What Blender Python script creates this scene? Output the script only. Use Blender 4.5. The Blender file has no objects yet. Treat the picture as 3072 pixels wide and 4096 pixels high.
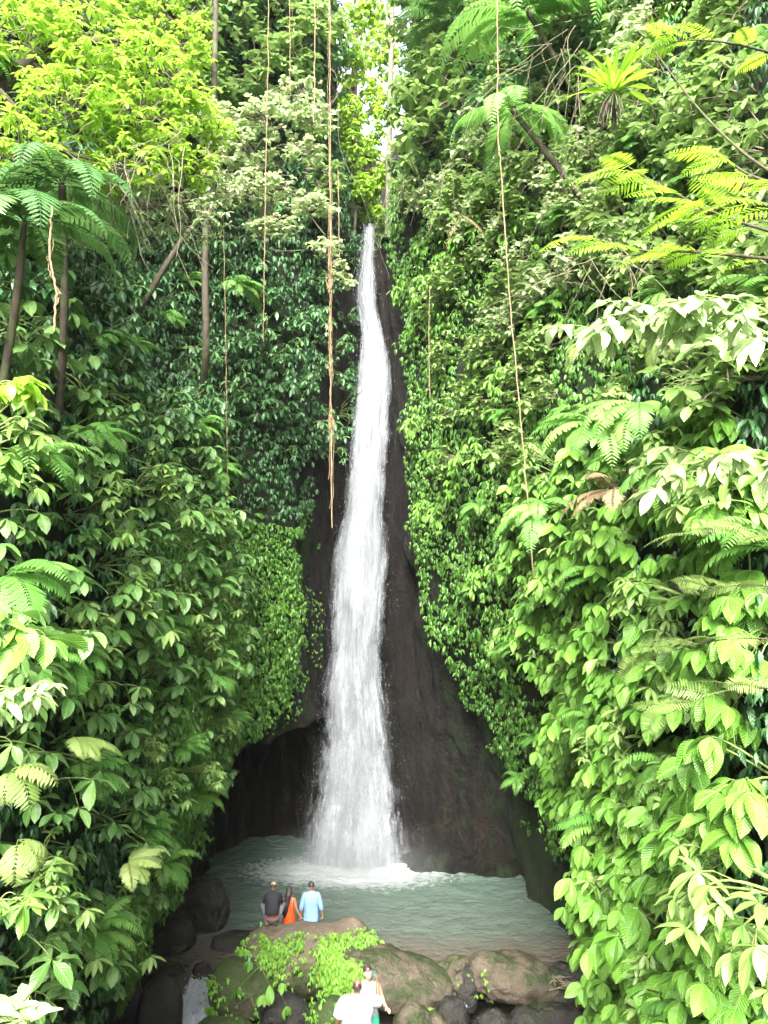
import bpy, math, random
import numpy as np
from mathutils import Vector, Matrix, noise as mnoise
random.seed(7); RNG = np.random.default_rng(11)
R = math.radians
scene = bpy.context.scene
COL = scene.collection

# ------------------------------------------------------------------ camera, sky, sun, exposure
CZ = 13.0; F = 788.5
cam_d = bpy.data.cameras.new('camera'); cam = bpy.data.objects.new('camera', cam_d); COL.objects.link(cam)
cam.location = (0, 0, CZ); cam.rotation_euler = (R(90), 0, 0)
cam_d.sensor_fit = 'VERTICAL'; cam_d.sensor_height = 36; cam_d.lens = 36 * F / 1024
cam_d.clip_start = 0.05; cam_d.clip_end = 2000
scene.camera = cam
SUN_EL, SUN_AZ = 44, -9          # sun high behind the camera, a little to the left
world = bpy.data.worlds.new('World'); scene.world = world; world.use_nodes = True
wn = world.node_tree.nodes; wl = world.node_tree.links
bg = wn['Background']; bg.inputs[1].default_value = 0.15
sky = wn.new('ShaderNodeTexSky'); sky.sky_type = 'NISHITA'; sky.sun_disc = False
sky.sun_elevation = R(SUN_EL); sky.sun_rotation = R(180 - SUN_AZ + 0)
sky.dust_density = 5; sky.air_density = 1.0; sky.ozone_density = 1
hsv = wn.new('ShaderNodeHueSaturation'); hsv.inputs['Saturation'].default_value = 0.45
wl.new(sky.outputs[0], hsv.inputs['Color']); wl.new(hsv.outputs[0], bg.inputs[0])
sd = bpy.data.lights.new('sun', 'SUN'); sun = bpy.data.objects.new('sun', sd); COL.objects.link(sun)
sd.energy = 2.0; sd.angle = R(25); sd.color = (1, .96, .88)
az = R(SUN_AZ); el = R(SUN_EL)
sdir = Vector((math.sin(az) * math.cos(el), -math.cos(az) * math.cos(el), math.sin(el)))   # towards the sun
sun.rotation_euler = sdir.to_track_quat('Z', 'Y').to_euler(); sun.location = (-10, -20, 40)
vs = scene.view_settings; vs.view_transform = 'Standard'; vs.look = 'None'; vs.gamma = 1; vs.use_curve_mapping = False
vs.exposure = 3.35
scene.render.engine = 'CYCLES'
scene.cycles.transparent_max_bounces = 24
scene.cycles.max_bounces = 7; scene.cycles.diffuse_bounces = 4; scene.cycles.transmission_bounces = 4

# ------------------------------------------------------------------ helpers
def X(px, Y): return (px - 384) / F * Y
def Z(py, Y): return CZ - (py - 512) / F * Y
def at(px, py, Y): return np.array([X(px, Y), Y, Z(py, Y)])
def proj(P): return 384 + F * P[..., 0] / P[..., 1], 512 - F * (P[..., 2] - CZ) / P[..., 1]
def unit(v): v = np.asarray(v, float); return v / (np.linalg.norm(v, axis=-1, keepdims=True) + 1e-9)

def tag(o, label=None, cat=None, group=None, kind=None):
    if label: o['label'] = label
    if cat: o['category'] = cat
    if group: o['group'] = group
    if kind: o['kind'] = kind
    return o
def empty(name, loc=(0, 0, 0), rz=0):
    o = bpy.data.objects.new(name, None); COL.objects.link(o); o.location = loc; o.rotation_euler = (0, 0, rz)
    o.empty_display_size = .2; return o

class MB:
    """collects quads / tris with uv and a per-vertex variation value, links them as one mesh object"""
    def __init__(s): s.v = []; s.q = []; s.t = []; s.uvq = []; s.uvt = []; s.var = []; s.n = 0; s.sm = True
    def add(s, v, q=None, t=None, uv=None, var=0.0):
        v = np.asarray(v, float).reshape(-1, 3); m = len(v)
        if uv is None: uv = np.zeros((m, 2))
        uv = np.asarray(uv, float)
        if q is not None and len(q): q = np.asarray(q, int); s.q.append(q + s.n); s.uvq.append(uv[q].reshape(-1, 2))
        if t is not None and len(t): t = np.asarray(t, int); s.t.append(t + s.n); s.uvt.append(uv[t].reshape(-1, 2))
        s.v.append(v); s.var.append(np.broadcast_to(np.asarray(var, float), (m,)).copy()); s.n += m
    def batch(s, T, M, P, var):
        """T = (verts, quads, uv) template; M (N,3,3) columns = axes (scaled); P (N,3); var (N,)"""
        tv, tq, tuv = T; N = len(P)
        if N == 0: return
        V = np.einsum('nij,kj->nki', M, tv) + np.asarray(P)[:, None, :]
        k = len(tv); Q = tq[None] + (np.arange(N) * k)[:, None, None]
        s.q.append(Q.reshape(-1, 4) + s.n); s.uvq.append(np.tile(tuv[tq].reshape(-1, 2), (N, 1)))
        s.v.append(V.reshape(-1, 3)); s.var.append(np.repeat(np.asarray(var, float), k)); s.n += N * k
    def mesh(s, name, mats):
        me = bpy.data.meshes.new(name)
        V = np.concatenate(s.v) if s.v else np.zeros((0, 3))
        q = np.concatenate(s.q) if s.q else np.zeros((0, 4), int); t = np.concatenate(s.t) if s.t else np.zeros((0, 3), int)
        uv = np.concatenate([a for a in ([*s.uvq] + [*s.uvt])]) if (s.uvq or s.uvt) else np.zeros((0, 2))
        me.vertices.add(len(V)); me.vertices.foreach_set('co', V.astype(np.float32).ravel())
        loops = np.concatenate([q.ravel(), t.ravel()]); me.loops.add(len(loops)); me.loops.foreach_set('vertex_index', loops.astype(np.int32))
        nf = len(q) + len(t); me.polygons.add(nf)
        ls = np.concatenate([np.arange(len(q)) * 4, len(q) * 4 + np.arange(len(t)) * 3])
        me.polygons.foreach_set('loop_start', ls.astype(np.int32))
        me.polygons.foreach_set('use_smooth', np.full(nf, s.sm))
        l = me.uv_layers.new(name='UVMap'); l.data.foreach_set('uv', uv.astype(np.float32).ravel())
        a = me.attributes.new('var', 'FLOAT', 'POINT'); a.data.foreach_set('value', np.concatenate(s.var).astype(np.float32))
        for m in (mats if isinstance(mats, (list, tuple)) else [mats]): me.materials.append(m)
        me.update(); me.validate(); return me
    def build(s, name, mats, parent=None):
        o = bpy.data.objects.new(name, s.mesh(name, mats)); COL.objects.link(o)
        if parent: o.parent = parent
        return o
    def tube(s, pts, rad, n=6, var=0.0, cap=True):
        pts = np.asarray(pts, float); m = len(pts); rad = np.broadcast_to(np.asarray(rad, float), (m,))
        d = unit(np.gradient(pts, axis=0)); ref = np.array([0.31, .17, 1.0]) if abs(d[0, 2]) < .9 else np.array([1.0, .2, .1])
        a = unit(np.cross(d, ref)); b = np.cross(d, a); th = np.linspace(0, 2 * math.pi, n, endpoint=False)
        ring = a[:, None] * np.cos(th)[None, :, None] + b[:, None] * np.sin(th)[None, :, None]
        V = pts[:, None] + ring * rad[:, None, None]
        i = np.arange(m - 1)[:, None] * n; j = np.arange(n)[None]; j2 = (j + 1) % n
        q = np.stack([i + j, i + j2, i + n + j2, i + n + j], -1).reshape(-1, 4)
        L = np.concatenate([[0], np.cumsum(np.linalg.norm(np.diff(pts, axis=0), axis=1))])
        uv = np.stack(np.broadcast_arrays(th[None] / 6.283, L[:, None]), -1).reshape(-1, 2)
        s.add(V.reshape(-1, 3), q, None, uv, var)

def bez(p0, p1, p2, n=8):
    t = np.linspace(0, 1, n)[:, None]; p0, p1, p2 = map(lambda p: np.asarray(p, float), (p0, p1, p2))
    return (1 - t) ** 2 * p0 + 2 * t * (1 - t) * p1 + t * t * p2
def smooth(pts, n=8):
    pts = [np.asarray(p, float) for p in pts]; P = [2 * pts[0] - pts[1]] + pts + [2 * pts[-1] - pts[-2]]; out = []
    for i in range(1, len(P) - 2):
        for t in np.linspace(0, 1, n, endpoint=False):
            out.append(.5 * ((2 * P[i]) + (P[i + 1] - P[i - 1]) * t + (2 * P[i - 1] - 5 * P[i] + 4 * P[i + 1] - P[i + 2]) * t * t + (3 * P[i] - P[i - 1] - 3 * P[i + 1] + P[i + 2]) * t ** 3))
    out.append(P[-2]); return np.array(out)
def copy_thing(o, loc, rz, scale, label=None, group=None):
    r = o.copy(); COL.objects.link(r); r.location = loc; r.rotation_euler = (0, 0, rz); r.scale = (scale,) * 3
    if label: r['label'] = label
    if group: r['group'] = group
    for c in o.children:
        d = c.copy(); COL.objects.link(d); d.parent = r
        for g in c.children:
            e = g.copy(); COL.objects.link(e); e.parent = d
    return r

# ------------------------------------------------------------------ materials
class NT:
    def __init__(s, name):
        s.m = bpy.data.materials.new(name); s.m.use_nodes = True; s.t = s.m.node_tree; s.t.nodes.clear()
        s.out = s.t.nodes.new('ShaderNodeOutputMaterial')
    def n(s, typ, ins=None, **props):
        nd = s.t.nodes.new('ShaderNode' + typ)
        for k, v in props.items(): setattr(nd, k, v)
        for k, v in (ins or {}).items():
            if isinstance(v, bpy.types.NodeSocket): s.t.links.new(v, nd.inputs[k])
            else: nd.inputs[k].default_value = v
        return nd
    def ramp(s, fac, stops, interp='LINEAR'):
        nd = s.n('ValToRGB', {'Fac': fac}); cr = nd.color_ramp; cr.interpolation = interp
        while len(cr.elements) < len(stops): cr.elements.new(.5)
        for e, (p, c) in zip(cr.elements, stops): e.position = p; e.color = (*c, 1) if len(c) == 3 else c
        return nd.outputs[0]
    def math(s, op, a, b=0.0, c=0.0, clamp=False):
        nd = s.n('Math', {0: a, 1: b, 2: c}, operation=op, use_clamp=clamp); return nd.outputs[0]
    def mix(s, f, a, b, bt='MIX'):
        nd = s.n('MixRGB', {0: f, 1: a, 2: b}, blend_type=bt); return nd.outputs[0]
    def noise(s, vec, scale, detail=4, rough=.55, dist=0.0):
        return s.n('TexNoise', {'Vector': vec, 'Scale': scale, 'Detail': detail, 'Roughness': rough, 'Distortion': dist}).outputs[0]
    def geo(s): return s.n('NewGeometry').outputs['Position']
    def mapv(s, vec, sc): return s.n('Mapping', {'Vector': vec, 'Scale': sc}).outputs[0]
    def surf(s, sh): s.t.links.new(sh, s.out.inputs[0]); return s.m
    def bump(s, h, strength=.5, dist=.05): return s.n('Bump', {'Height': h, 'Strength': strength, 'Distance': dist}).outputs[0]
def c4(c): return (*c, 1)

def leaf_mat(name, dark, mid, light, rough=.42, trans=.3, veins=9, vein_str=.35, spots=0.0, yellow=.0):
    """leaf colour varies from leaf to leaf and plant to plant; herringbone veins as relief"""
    t = NT(name)
    var = t.n('Attribute', attribute_name='var').outputs['Fac']
    oi = t.n('ObjectInfo').outputs['Random']
    f = t.math('ADD', t.math('MULTIPLY', var, .8), t.math('MULTIPLY', oi, .2))
    stops = [(0, dark), (.5, mid), (.93, light)]
    if yellow: stops += [(1 - yellow, light), (1.0, (.5, .38, .05))]; stops[2] = (.9, light)
    col = t.ramp(f, stops)
    pos = t.geo(); big = t.noise(pos, .45, 2)
    col = t.mix(t.math('MULTIPLY', big, .55), col, c4([a * .55 + b * .45 for a, b in zip(dark, mid)]))
    uv = t.n('UVMap').outputs[0]; sep = t.n('SeparateXYZ', {0: uv})
    u = t.math('ABSOLUTE', t.math('SUBTRACT', sep.outputs[0], .5)); v = sep.outputs[1]
    rib = t.math('SUBTRACT', 1.0, t.math('MULTIPLY', u, 26.0), clamp=True)          # midrib
    h = t.math('SINE', t.math('MULTIPLY', t.math('SUBTRACT', v, t.math('MULTIPLY', u, .55)), veins * 6.283))
    col = t.mix(t.math('MULTIPLY', rib, .45), col, c4([min(1, x * 1.7 + .05) for x in light]))
    if spots:
        sp = t.math('GREATER_THAN', t.noise(pos, 28, 3), .66); col = t.mix(t.math('MULTIPLY', sp, spots), col, (.22, .2, .08, 1))
    nrm = t.bump(t.math('SUBTRACT', h, t.math('MULTIPLY', rib, 2.0)), vein_str, .006)
    p = t.n('BsdfPrincipled', {'Base Color': col, 'Roughness': rough, 'Normal': nrm, 'Specular IOR Level': .5})
    tr = t.n('BsdfTranslucent', {'Color': t.mix(.5, col, c4([x * 1.3 for x in light]), 'MIX'), 'Normal': nrm})
    m = t.n('MixShader', {0: trans, 1: p.outputs[0], 2: tr.outputs[0]})
    return t.surf(m.outputs[0])

M = {}
M['leaf_broad'] = leaf_mat('broad_leaf', (.04, .12, .022), (.11, .24, .055), (.22, .35, .12), .40, .22, 9, .3, .35, .02)
M['leaf_vein'] = leaf_mat('veined_leaf', (.055, .17, .018), (.125, .29, .035), (.22, .405, .08), .36, .3, 12, .55, .18, .01)
M['leaf_small'] = leaf_mat('small_leaf', (.045, .12, .02), (.135, .25, .05), (.27, .39, .12), .45, .3, 6, .2, 0, .02)
M['leaf_bright'] = leaf_mat('bright_leaf', (.10, .24, .012), (.23, .42, .025), (.37, .55, .08), .42, .45, 6, .2, 0, .015)
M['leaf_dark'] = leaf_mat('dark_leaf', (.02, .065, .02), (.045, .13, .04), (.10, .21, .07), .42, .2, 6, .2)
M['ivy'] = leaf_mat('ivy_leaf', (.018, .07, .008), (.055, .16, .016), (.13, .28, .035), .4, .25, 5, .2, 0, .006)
M['ivy_shaded'] = leaf_mat('ivy_leaf_shaded', (.01, .04, .012), (.022, .085, .02), (.05, .14, .035), .45, .2, 5, .2)  # darker copy of the ivy colours, wall and undergrowth shade put into them
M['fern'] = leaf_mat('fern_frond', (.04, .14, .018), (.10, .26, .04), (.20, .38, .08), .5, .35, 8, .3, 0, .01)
M['fern_dark'] = leaf_mat('shaded_fern_frond', (.02, .08, .012), (.055, .15, .03), (.11, .22, .06), .5, .3, 8, .3)  # darker copy of the fern colours, shade included in the tone
M['fern_yellow'] = leaf_mat('pale_fern_frond', (.07, .13, .02), (.12, .18, .04), (.18, .23, .075), .5, .3, 8, .3, .2)
M['feather'] = leaf_mat('feathery_leaf', (.11, .27, .012), (.21, .41, .018), (.33, .52, .045), .5, .5, 8, .2)
M['pale'] = leaf_mat('overexposed_leaf', (.14, .27, .06), (.26, .38, .14), (.40, .49, .26), .4, .3, 9, .3)  # overexposed look of near sunlit leaves put into a pale colour
M['pale_round'] = leaf_mat('pale_round_leaf', (.12, .22, .07), (.30, .40, .17), (.50, .58, .32), .5, .3, 5, .1, 0, .02)
M['ivy_bright'] = leaf_mat('creeper_leaf', (.05, .17, .012), (.12, .29, .025), (.23, .40, .05), .42, .35, 5, .3, 0, .01)
M['dry'] = leaf_mat('dry_frond', (.07, .045, .02), (.14, .095, .045), (.20, .15, .08), .7, .1, 5, .1)

def bark_mat(name, c1, c2, moss=.3, scale=8):
    t = NT(name); pos = t.geo(); n1 = t.noise(t.mapv(pos, (1, 1, .35)), scale, 6, .65)
    col = t.ramp(n1, [(.3, c1), (.7, c2)])
    col = t.mix(t.math('MULTIPLY', t.math('GREATER_THAN', t.noise(pos, 3.1, 4), .55), moss), col, (.07, .12, .02, 1))
    p = t.n('BsdfPrincipled', {'Base Color': col, 'Roughness': .85, 'Normal': t.bump(n1, .8, .03)})
    return t.surf(p.outputs[0])
M['bark'] = bark_mat('bark', (.018, .015, .010), (.065, .05, .033))
M['bark_pale'] = bark_mat('pale_bark', (.05, .045, .03), (.15, .135, .10), .4)
M['stem'] = bark_mat('green_stem', (.07, .12, .025), (.18, .24, .06), .2, 20)
M['twig'] = bark_mat('pale_twig', (.07, .06, .035), (.18, .16, .10), .2, 20)
M['twig_dark'] = bark_mat('dark_twig', (.02, .016, .01), (.07, .05, .03), .2, 20)
M['liana'] = bark_mat('liana', (.10, .065, .035), (.26, .18, .10), .05, 14)

def rock_mat(name, c1, c2, moss_c=(.06, .10, .02), moss_bias=.5, wet=.5, vert=.25, moss_up=True, sc=1.0, top_bare=.12):
    t = NT(name); pos = t.geo(); n1 = t.noise(t.mapv(pos, (1, 1, vert)), 1.3 * sc, 8, .62, .3); n2 = t.noise(pos, 9 * sc, 5, .7)
    col = t.ramp(t.math('ADD', t.math('MULTIPLY', n1, .7), t.math('MULTIPLY', n2, .3)), [(.3, c1), (.7, c2)])
    mn = t.noise(pos, .9 * sc, 6, .7)
    if moss_up:
        nz = t.n('SeparateXYZ', {0: t.n('NewGeometry').outputs['Normal']}).outputs[2]
        mn = t.math('ADD', mn, t.math('MULTIPLY', nz, top_bare))
    mm = t.ramp(mn, [(moss_bias, (0, 0, 0)), (min(1, moss_bias + .12), (1, 1, 1))])
    mcol = t.ramp(n2, [(.3, [x * .5 for x in moss_c]), (.75, [x * 1.5 for x in moss_c])])
    col = t.mix(t.math('MULTIPLY', mm, .85), col, mcol)
    vo = t.n('TexVoronoi', {'Vector': t.n('VectorMath', {0: pos, 1: t.n('TexNoise', {'Vector': pos, 'Scale': 2.0, 'Detail': 4.0}).outputs['Color']}, operation='ADD').outputs[0], 'Scale': 1.1 * sc}, feature='DISTANCE_TO_EDGE').outputs['Distance']
    cr = t.ramp(vo, [(0, (0, 0, 0)), (.05, (1, 1, 1))])
    col = t.mix(t.math('MULTIPLY', t.math('SUBTRACT', 1.0, cr), .22), col, (.01, .009, .007, 1))
    n3 = t.noise(pos, 34 * sc, 4, .7)
    col = t.mix(.35, col, t.mix(1.0, col, t.ramp(n3, [(.35, (.35, .35, .35)), (.65, (1.5, 1.5, 1.5))]), 'MULTIPLY'))
    h = t.math('ADD', t.math('ADD', t.math('MULTIPLY', n1, 1.0), t.math('MULTIPLY', n2, .45)), t.math('ADD', t.math('MULTIPLY', cr, .05), t.math('MULTIPLY', n3, .10)))
    p = t.n('BsdfPrincipled', {'Base Color': col, 'Normal': t.bump(h, 1.0, .12),
            'Roughness': t.math('ADD', 1 - wet, t.math('MULTIPLY', t.math('SUBTRACT', n2, .5), .5), clamp=True), 'Specular IOR Level': .3})
    return t.surf(p.outputs[0])
M['boulder'] = rock_mat('boulder', (.045, .037, .027), (.155, .128, .09), (.022, .042, .008), .45, .35, 1, True, 1.6, -.16)
M['boulder_brown'] = rock_mat('brown_boulder', (.032, .027, .020), (.115, .094, .068), (.02, .034, .008), .55, .6, 1, True, 1.6)
M['boulder_moss'] = rock_mat('mossy_boulder', (.03, .027, .018), (.08, .07, .045), (.028, .052, .010), .38, .35, 1, True, 1.6)
M['boulder_wet'] = rock_mat('wet_boulder', (.007, .007, .007), (.034, .031, .028), (.014, .022, .006), .60, .62, 1, True, 1.6)

def cliff_mat():
    t = NT('cliff_rock'); pos = t.geo(); sp = t.n('SeparateXYZ', {0: pos}); y = sp.outputs[1]; z = sp.outputs[2]; x = sp.outputs[0]
    n1 = t.noise(t.mapv(pos, (1.6, 1, .16)), 1.1, 9, .66, .12); n2 = t.noise(pos, 7, 6, .7)
    f = t.math('ADD', t.math('MULTIPLY', n1, .65), t.math('MULTIPLY', n2, .35))
    rock = t.ramp(f, [(.3, (.002, .002, .002)), (.5, (.008, .007, .006)), (.74, (.032, .023, .015))])
    n4 = t.noise(t.mapv(pos, (1, 1, .7)), 3.4, 9, .75, .15)
    mossn = t.noise(t.mapv(pos, (1, 1, .5)), 1.6, 8, .72)
    # moss thrives away from the spray of the fall
    dry = t.n('MapRange', {0: y, 1: 29.4, 2: 26.5, 3: -.10, 4: .15}).outputs[0]
    mm = t.ramp(t.math('ADD', mossn, dry), [(.50, (0, 0, 0)), (.62, (1, 1, 1))])
    moss = t.ramp(n2, [(.3, (.006, .014, .004)), (.6, (.018, .036, .008)), (.85, (.06, .10, .015))])
    col = t.mix(t.math('MULTIPLY', mm, .9), rock, moss)
    h = t.math('ADD', t.math('ADD', n1, t.math('MULTIPLY', n2, .3)), t.math('MULTIPLY', t.math('ABSOLUTE', t.math('SUBTRACT', n4, .5)), 1.6))
    ro = t.math('ADD', t.math('MULTIPLY', mm, .4), t.math('ADD', .50, t.math('MULTIPLY', t.math('SUBTRACT', n2, .5), .7)))
    p = t.n('BsdfPrincipled', {'Base Color': col, 'Roughness': ro, 'Normal': t.bump(h, 1.0, .25), 'Specular IOR Level': .22})
    return t.surf(p.outputs[0])
M['cliff'] = cliff_mat()

def ground_mat():
    t = NT('forest_floor'); pos = t.geo(); n = t.noise(pos, 2.5, 8, .7)
    col = t.ramp(n, [(.3, (.03, .025, .015)), (.55, (.05, .07, .02)), (.75, (.10, .09, .05))])
    return t.surf(t.n('BsdfPrincipled', {'Base Color': col, 'Roughness': .9, 'Normal': t.bump(n, 1, .1)}).outputs[0])
M['ground'] = ground_mat()
# ------------------------------------------------------------------ the gorge: one lofted rock sheet, left wall - back - right wall
ZG = np.concatenate([np.arange(-2, 4.6, .3), np.arange(4.6, 5.6, .12), np.arange(5.6, 23.3, .3), np.arange(23.3, 24.1, .1), np.arange(24.1, 48, .45)])
def st(Y, d):
    zs = sorted(d); xs = [d[z][0] if isinstance(d[z], tuple) else d[z] for z in zs]
    ys = [d[z][1] if isinstance(d[z], tuple) else Y for z in zs]
    return np.interp(ZG, zs, xs), np.interp(ZG, zs, ys)
HI = {18: -6.2, 24: -7.5, 32: -9.5, 46: -13}
ST = [
 st(-14, {0: -9, 12: -9, 46: -16}),
 st(-5, {0: -5.5, 12: -5.5, 46: -12}),
 st(4, {0: -4.2, 8: -4.1, 12: -4.2, 15: -5, 18: -6, 24: -7.5, 46: -12}),
 st(8, {0: -5, 5: -4.5, 8: -4.35, 12: -4.4, 15: -5, **HI}),
 st(12, {0: -6, 3: -5.4, 5: -4.9, 8: -4.5, 12: -4.5, 15: -5.1, **HI}),
 st(16, {0: -6.6, 3: -5.7, 5: -5.0, 8: -4.6, 12: -4.6, 15: -5.3, **HI}),
 st(19, {0: -6.9, 3: -5.6, 5: -4.8, 8: -4.4, 12: -4.4, 15: -5.3, **HI}),
 st(21.6, {0: -6.9, 2: -6.0, 3: -5.2, 5: -4.45, 8: -4.25, 12: -4.2, 15: -5.0, **HI}),
 st(23.6, {0: -6.8, 3: -6.3, 5: -5.8, 8: -5, 12: -4.6, 15: -5.2, 18: -6.0, 24: -7, 32: -8.5, 46: -11}),
 st(25.6, {0: -6.7, 3: -6.6, 4.9: -6.2, 5.3: -4.6, 6.2: -3.9, 7.5: -3.3, 9: -3.1, 12: -2.95, 18: -2.85, 24: -3.2, 32: -3.8, 46: -5}),
 st(27, {0: -6.6, 4.9: -6.2, 5.3: -3.3, 7: -2.95, 12: -2.8, 18: -2.55, 24: -2.6, 32: -3.1, 46: -4}),
 st(29, {0: (-6.2, 30), 4.9: (-5.6, 30), 5.3: (-2.55, 28.6), 12: (-2.35, 28.8), 18: (-1.9, 29), 23.4: (-1.5, 29.3), 32: (-2.1, 31), 46: (-3, 34)}),
 st(30, {0: (-5, 31.5), 4.9: (-4.6, 31.2), 5.3: (-2.2, 29.3), 12: (-1.9, 29.6), 18: (-1.5, 29.9), 23.4: (-1.1, 30), 24: (-1.9, 33), 32: (-3.2, 36), 46: (-5, 42)}),
 st(30, {0: (-3.4, 31.5), 4.9: (-3.1, 31.2), 5.2: (-1.95, 29.5), 12: (-1.5, 29.8), 18: (-1.2, 30.1), 23.4: (-.9, 30.4), 23.9: (-2.4, 38), 46: (-7, 48)}),
 st(30, {0: (-2.85, 30.4), 4.6: (-2.7, 30), 5.3: (-1.6, 29.7), 12: (-1.2, 30), 18: (-1.0, 30.3), 23.3: (-.75, 30.5), 23.7: (-1.2, 46), 27: (-1.5, 60), 46: (-1.5, 75)}),
 st(30, {0: (-1.4, 30.3), 12: (-.8, 30.2), 18: (-.7, 30.6), 23.2: (-.5, 30.5), 23.6: (0, 46), 27: (.4, 60), 46: (1, 75)}),
 st(30, {0: (.3, 30.0), 12: (-.1, 30.1), 18: (-.2, 30.4), 23.4: (-.2, 30.3), 23.9: (2.4, 40), 46: (6, 50)}),
 st(29.4, {0: (2.3, 28.9), 3: (1.7, 29.2), 6: (1.1, 29.5), 9: (.8, 29.6), 12: (.6, 29.6), 18: (.45, 29.7), 23.4: (.15, 29.6), 24.2: (.5, 31), 32: (1.4, 34), 46: (3, 38)}),
 st(28.2, {0: (4.7, 28.2), 3: 3.6, 5: 2.6, 9: 1.25, 12: .95, 18: .85, 24: .5, 28: .8, 32: 1.3, 46: 3}),
 st(26.6, {0: 4.95, 3: 4.5, 5: 3.8, 9: 1.9, 12: 1.35, 15: 1.2, 18: 1.25, 24: .9, 28: 1.2, 32: 1.8, 46: 4}),
 st(24.8, {0: 5.6, 3: 5.1, 5: 4.4, 9: 2.7, 12: 2.0, 15: 1.8, 18: 1.8, 24: 1.8, 32: 3, 46: 6}),
 st(22, {0: 5.9, 3: 5.5, 5: 5.0, 9: 3.7, 12: 3.0, 15: 2.9, 18: 3.0, 24: 3.6, 32: 5.5, 46: 10}),
 st(19, {0: 6.0, 3: 5.4, 5: 4.95, 9: 4.2, 12: 3.8, 15: 3.8, 18: 4.2, 24: 5.2, 32: 7.5, 46: 12}),
 st(16, {0: 5.8, 3: 5.0, 5: 4.6, 9: 4.2, 12: 4.1, 15: 4.3, 18: 4.9, 24: 6, 32: 8.5, 46: 13}),
 st(12, {0: 5.2, 5: 4.1, 9: 4.0, 12: 4.1, 15: 4.6, 18: 5.4, 24: 6.6, 32: 9, 46: 14}),
 st(8.5, {0: 4.6, 5: 3.6, 9: 3.6, 12: 3.9, 15: 4.6, 18: 5.4, 24: 6.8, 32: 9, 46: 14}),
 st(4, {0: 4.2, 9: 3.6, 12: 3.8, 15: 4.6, 24: 7, 46: 13}),
 st(-5, {0: 5, 12: 5, 46: 12}), st(-14, {0: 9, 12: 9, 46: 16})]
K = 9
SX = np.array([s[0] for s in ST]); SY = np.array([s[1] for s in ST])
def catm(A):
    P = np.concatenate([A[:1], A, A[-1:]]); out = []
    for i in range(1, len(P) - 2):
        for t in np.arange(K) / K:
            out.append(.5 * ((2 * P[i]) + (P[i + 1] - P[i - 1]) * t + (2 * P[i - 1] - 5 * P[i] + 4 * P[i + 1] - P[i + 2]) * t * t + (3 * P[i] - P[i - 1] - 3 * P[i + 1] + P[i + 2]) * t ** 3))
    out.append(P[-2]); return np.array(out)
GX, GY = catm(SX), catm(SY); nc, nr = GX.shape
G = np.stack([GX, GY, np.broadcast_to(ZG, (nc, nr))], -1)
def gnormals(G):
    du = np.gradient(G, axis=0); dv = np.gradient(G, axis=1); n = np.cross(du, dv); return unit(n)
GN = gnormals(G)
def vnoise(P, sc, seed=0.0, oct=4):
    out = np.empty(len(P))
    for i, p in enumerate(P): out[i] = mnoise.fractal(Vector((p[0] * sc[0] + seed, p[1] * sc[1], p[2] * sc[2])), .9, 2.1, oct)
    return out
Pf = G.reshape(-1, 3)
d1 = vnoise(Pf, (.35, .35, .22), 0, 4); d2 = vnoise(Pf, (1.1, 1.1, .25), 9, 4)
amp = np.interp(Pf[:, 1], [0, 20, 25, 28, 31, 40], [.45, .45, .34, .22, .22, .6])
disp = d1 * amp * .8 + d2 * np.interp(Pf[:, 1], [0, 24, 27, 31], [.2, .2, .2, .2]) - np.abs(vnoise(Pf, (.8, .8, .35), 21, 4)) * np.interp(Pf[:, 1], [0, 24, 27, 31], [.1, .3, .4, .3])
G = (Pf + GN.reshape(-1, 3) * disp[:, None]).reshape(nc, nr, 3)
GN = gnormals(G)
# make sure the normals face into the gorge
mid = GN[nc // 6, nr // 3]
if mid[0] < 0: GN = -GN
mb = MB(); I = np.arange(nc - 1)[:, None] * nr; J = np.arange(nr - 1)[None]
q = np.stack([I + J, I + J + 1, I + nr + J + 1, I + nr + J], -1).reshape(-1, 4)
if mid[0] > 0: q = q[:, ::-1]
mb.add(G.reshape(-1, 3), q)
tag(mb.build('cliffs', M['cliff']), kind='structure')

def sample_wall(n, cond=None):
    """random points on the gorge sheet -> position, normal, column index"""
    c = G[:-1, :-1]; e1 = G[1:, :-1] - c; e2 = G[:-1, 1:] - c
    area = np.linalg.norm(np.cross(e1, e2), axis=-1); w = area.copy()
    cy = c[..., 1]; w[(cy < 3) | (cy > 55)] = 0
    if cond is not None: w = w * cond(c, GN[:-1, :-1])
    p = (w / w.sum()).ravel(); idx = RNG.choice(len(p), n, p=p); i, j = np.unravel_index(idx, w.shape)
    a, b = RNG.random(n), RNG.random(n)
    P = G[i, j] + e1[i, j] * a[:, None] + e2[i, j] * b[:, None]
    return P, GN[i, j], i
def thin(P, r):
    """keeps points at least r apart"""
    cell = {}; keep = []; r_ = np.broadcast_to(r, (len(P),))
    for i, p in enumerate(P):
        k = tuple((p // .8).astype(int)); ok = True
        R_ = r_[i]; m = int(math.ceil(R_ / .8))
        for a in range(-m, m + 1):
            for b in range(-m, m + 1):
                for c in range(-m, m + 1):
                    for qd in cell.get((k[0] + a, k[1] + b, k[2] + c), ()):
                        if (p[0] - qd[0]) ** 2 + (p[1] - qd[1]) ** 2 + (p[2] - qd[2]) ** 2 < R_ * R_: ok = False; break
                    if not ok: break
                if not ok: break
            if not ok: break
        if ok: cell.setdefault(k, []).append(p); keep.append(i)
    return np.array(keep, int)

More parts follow.
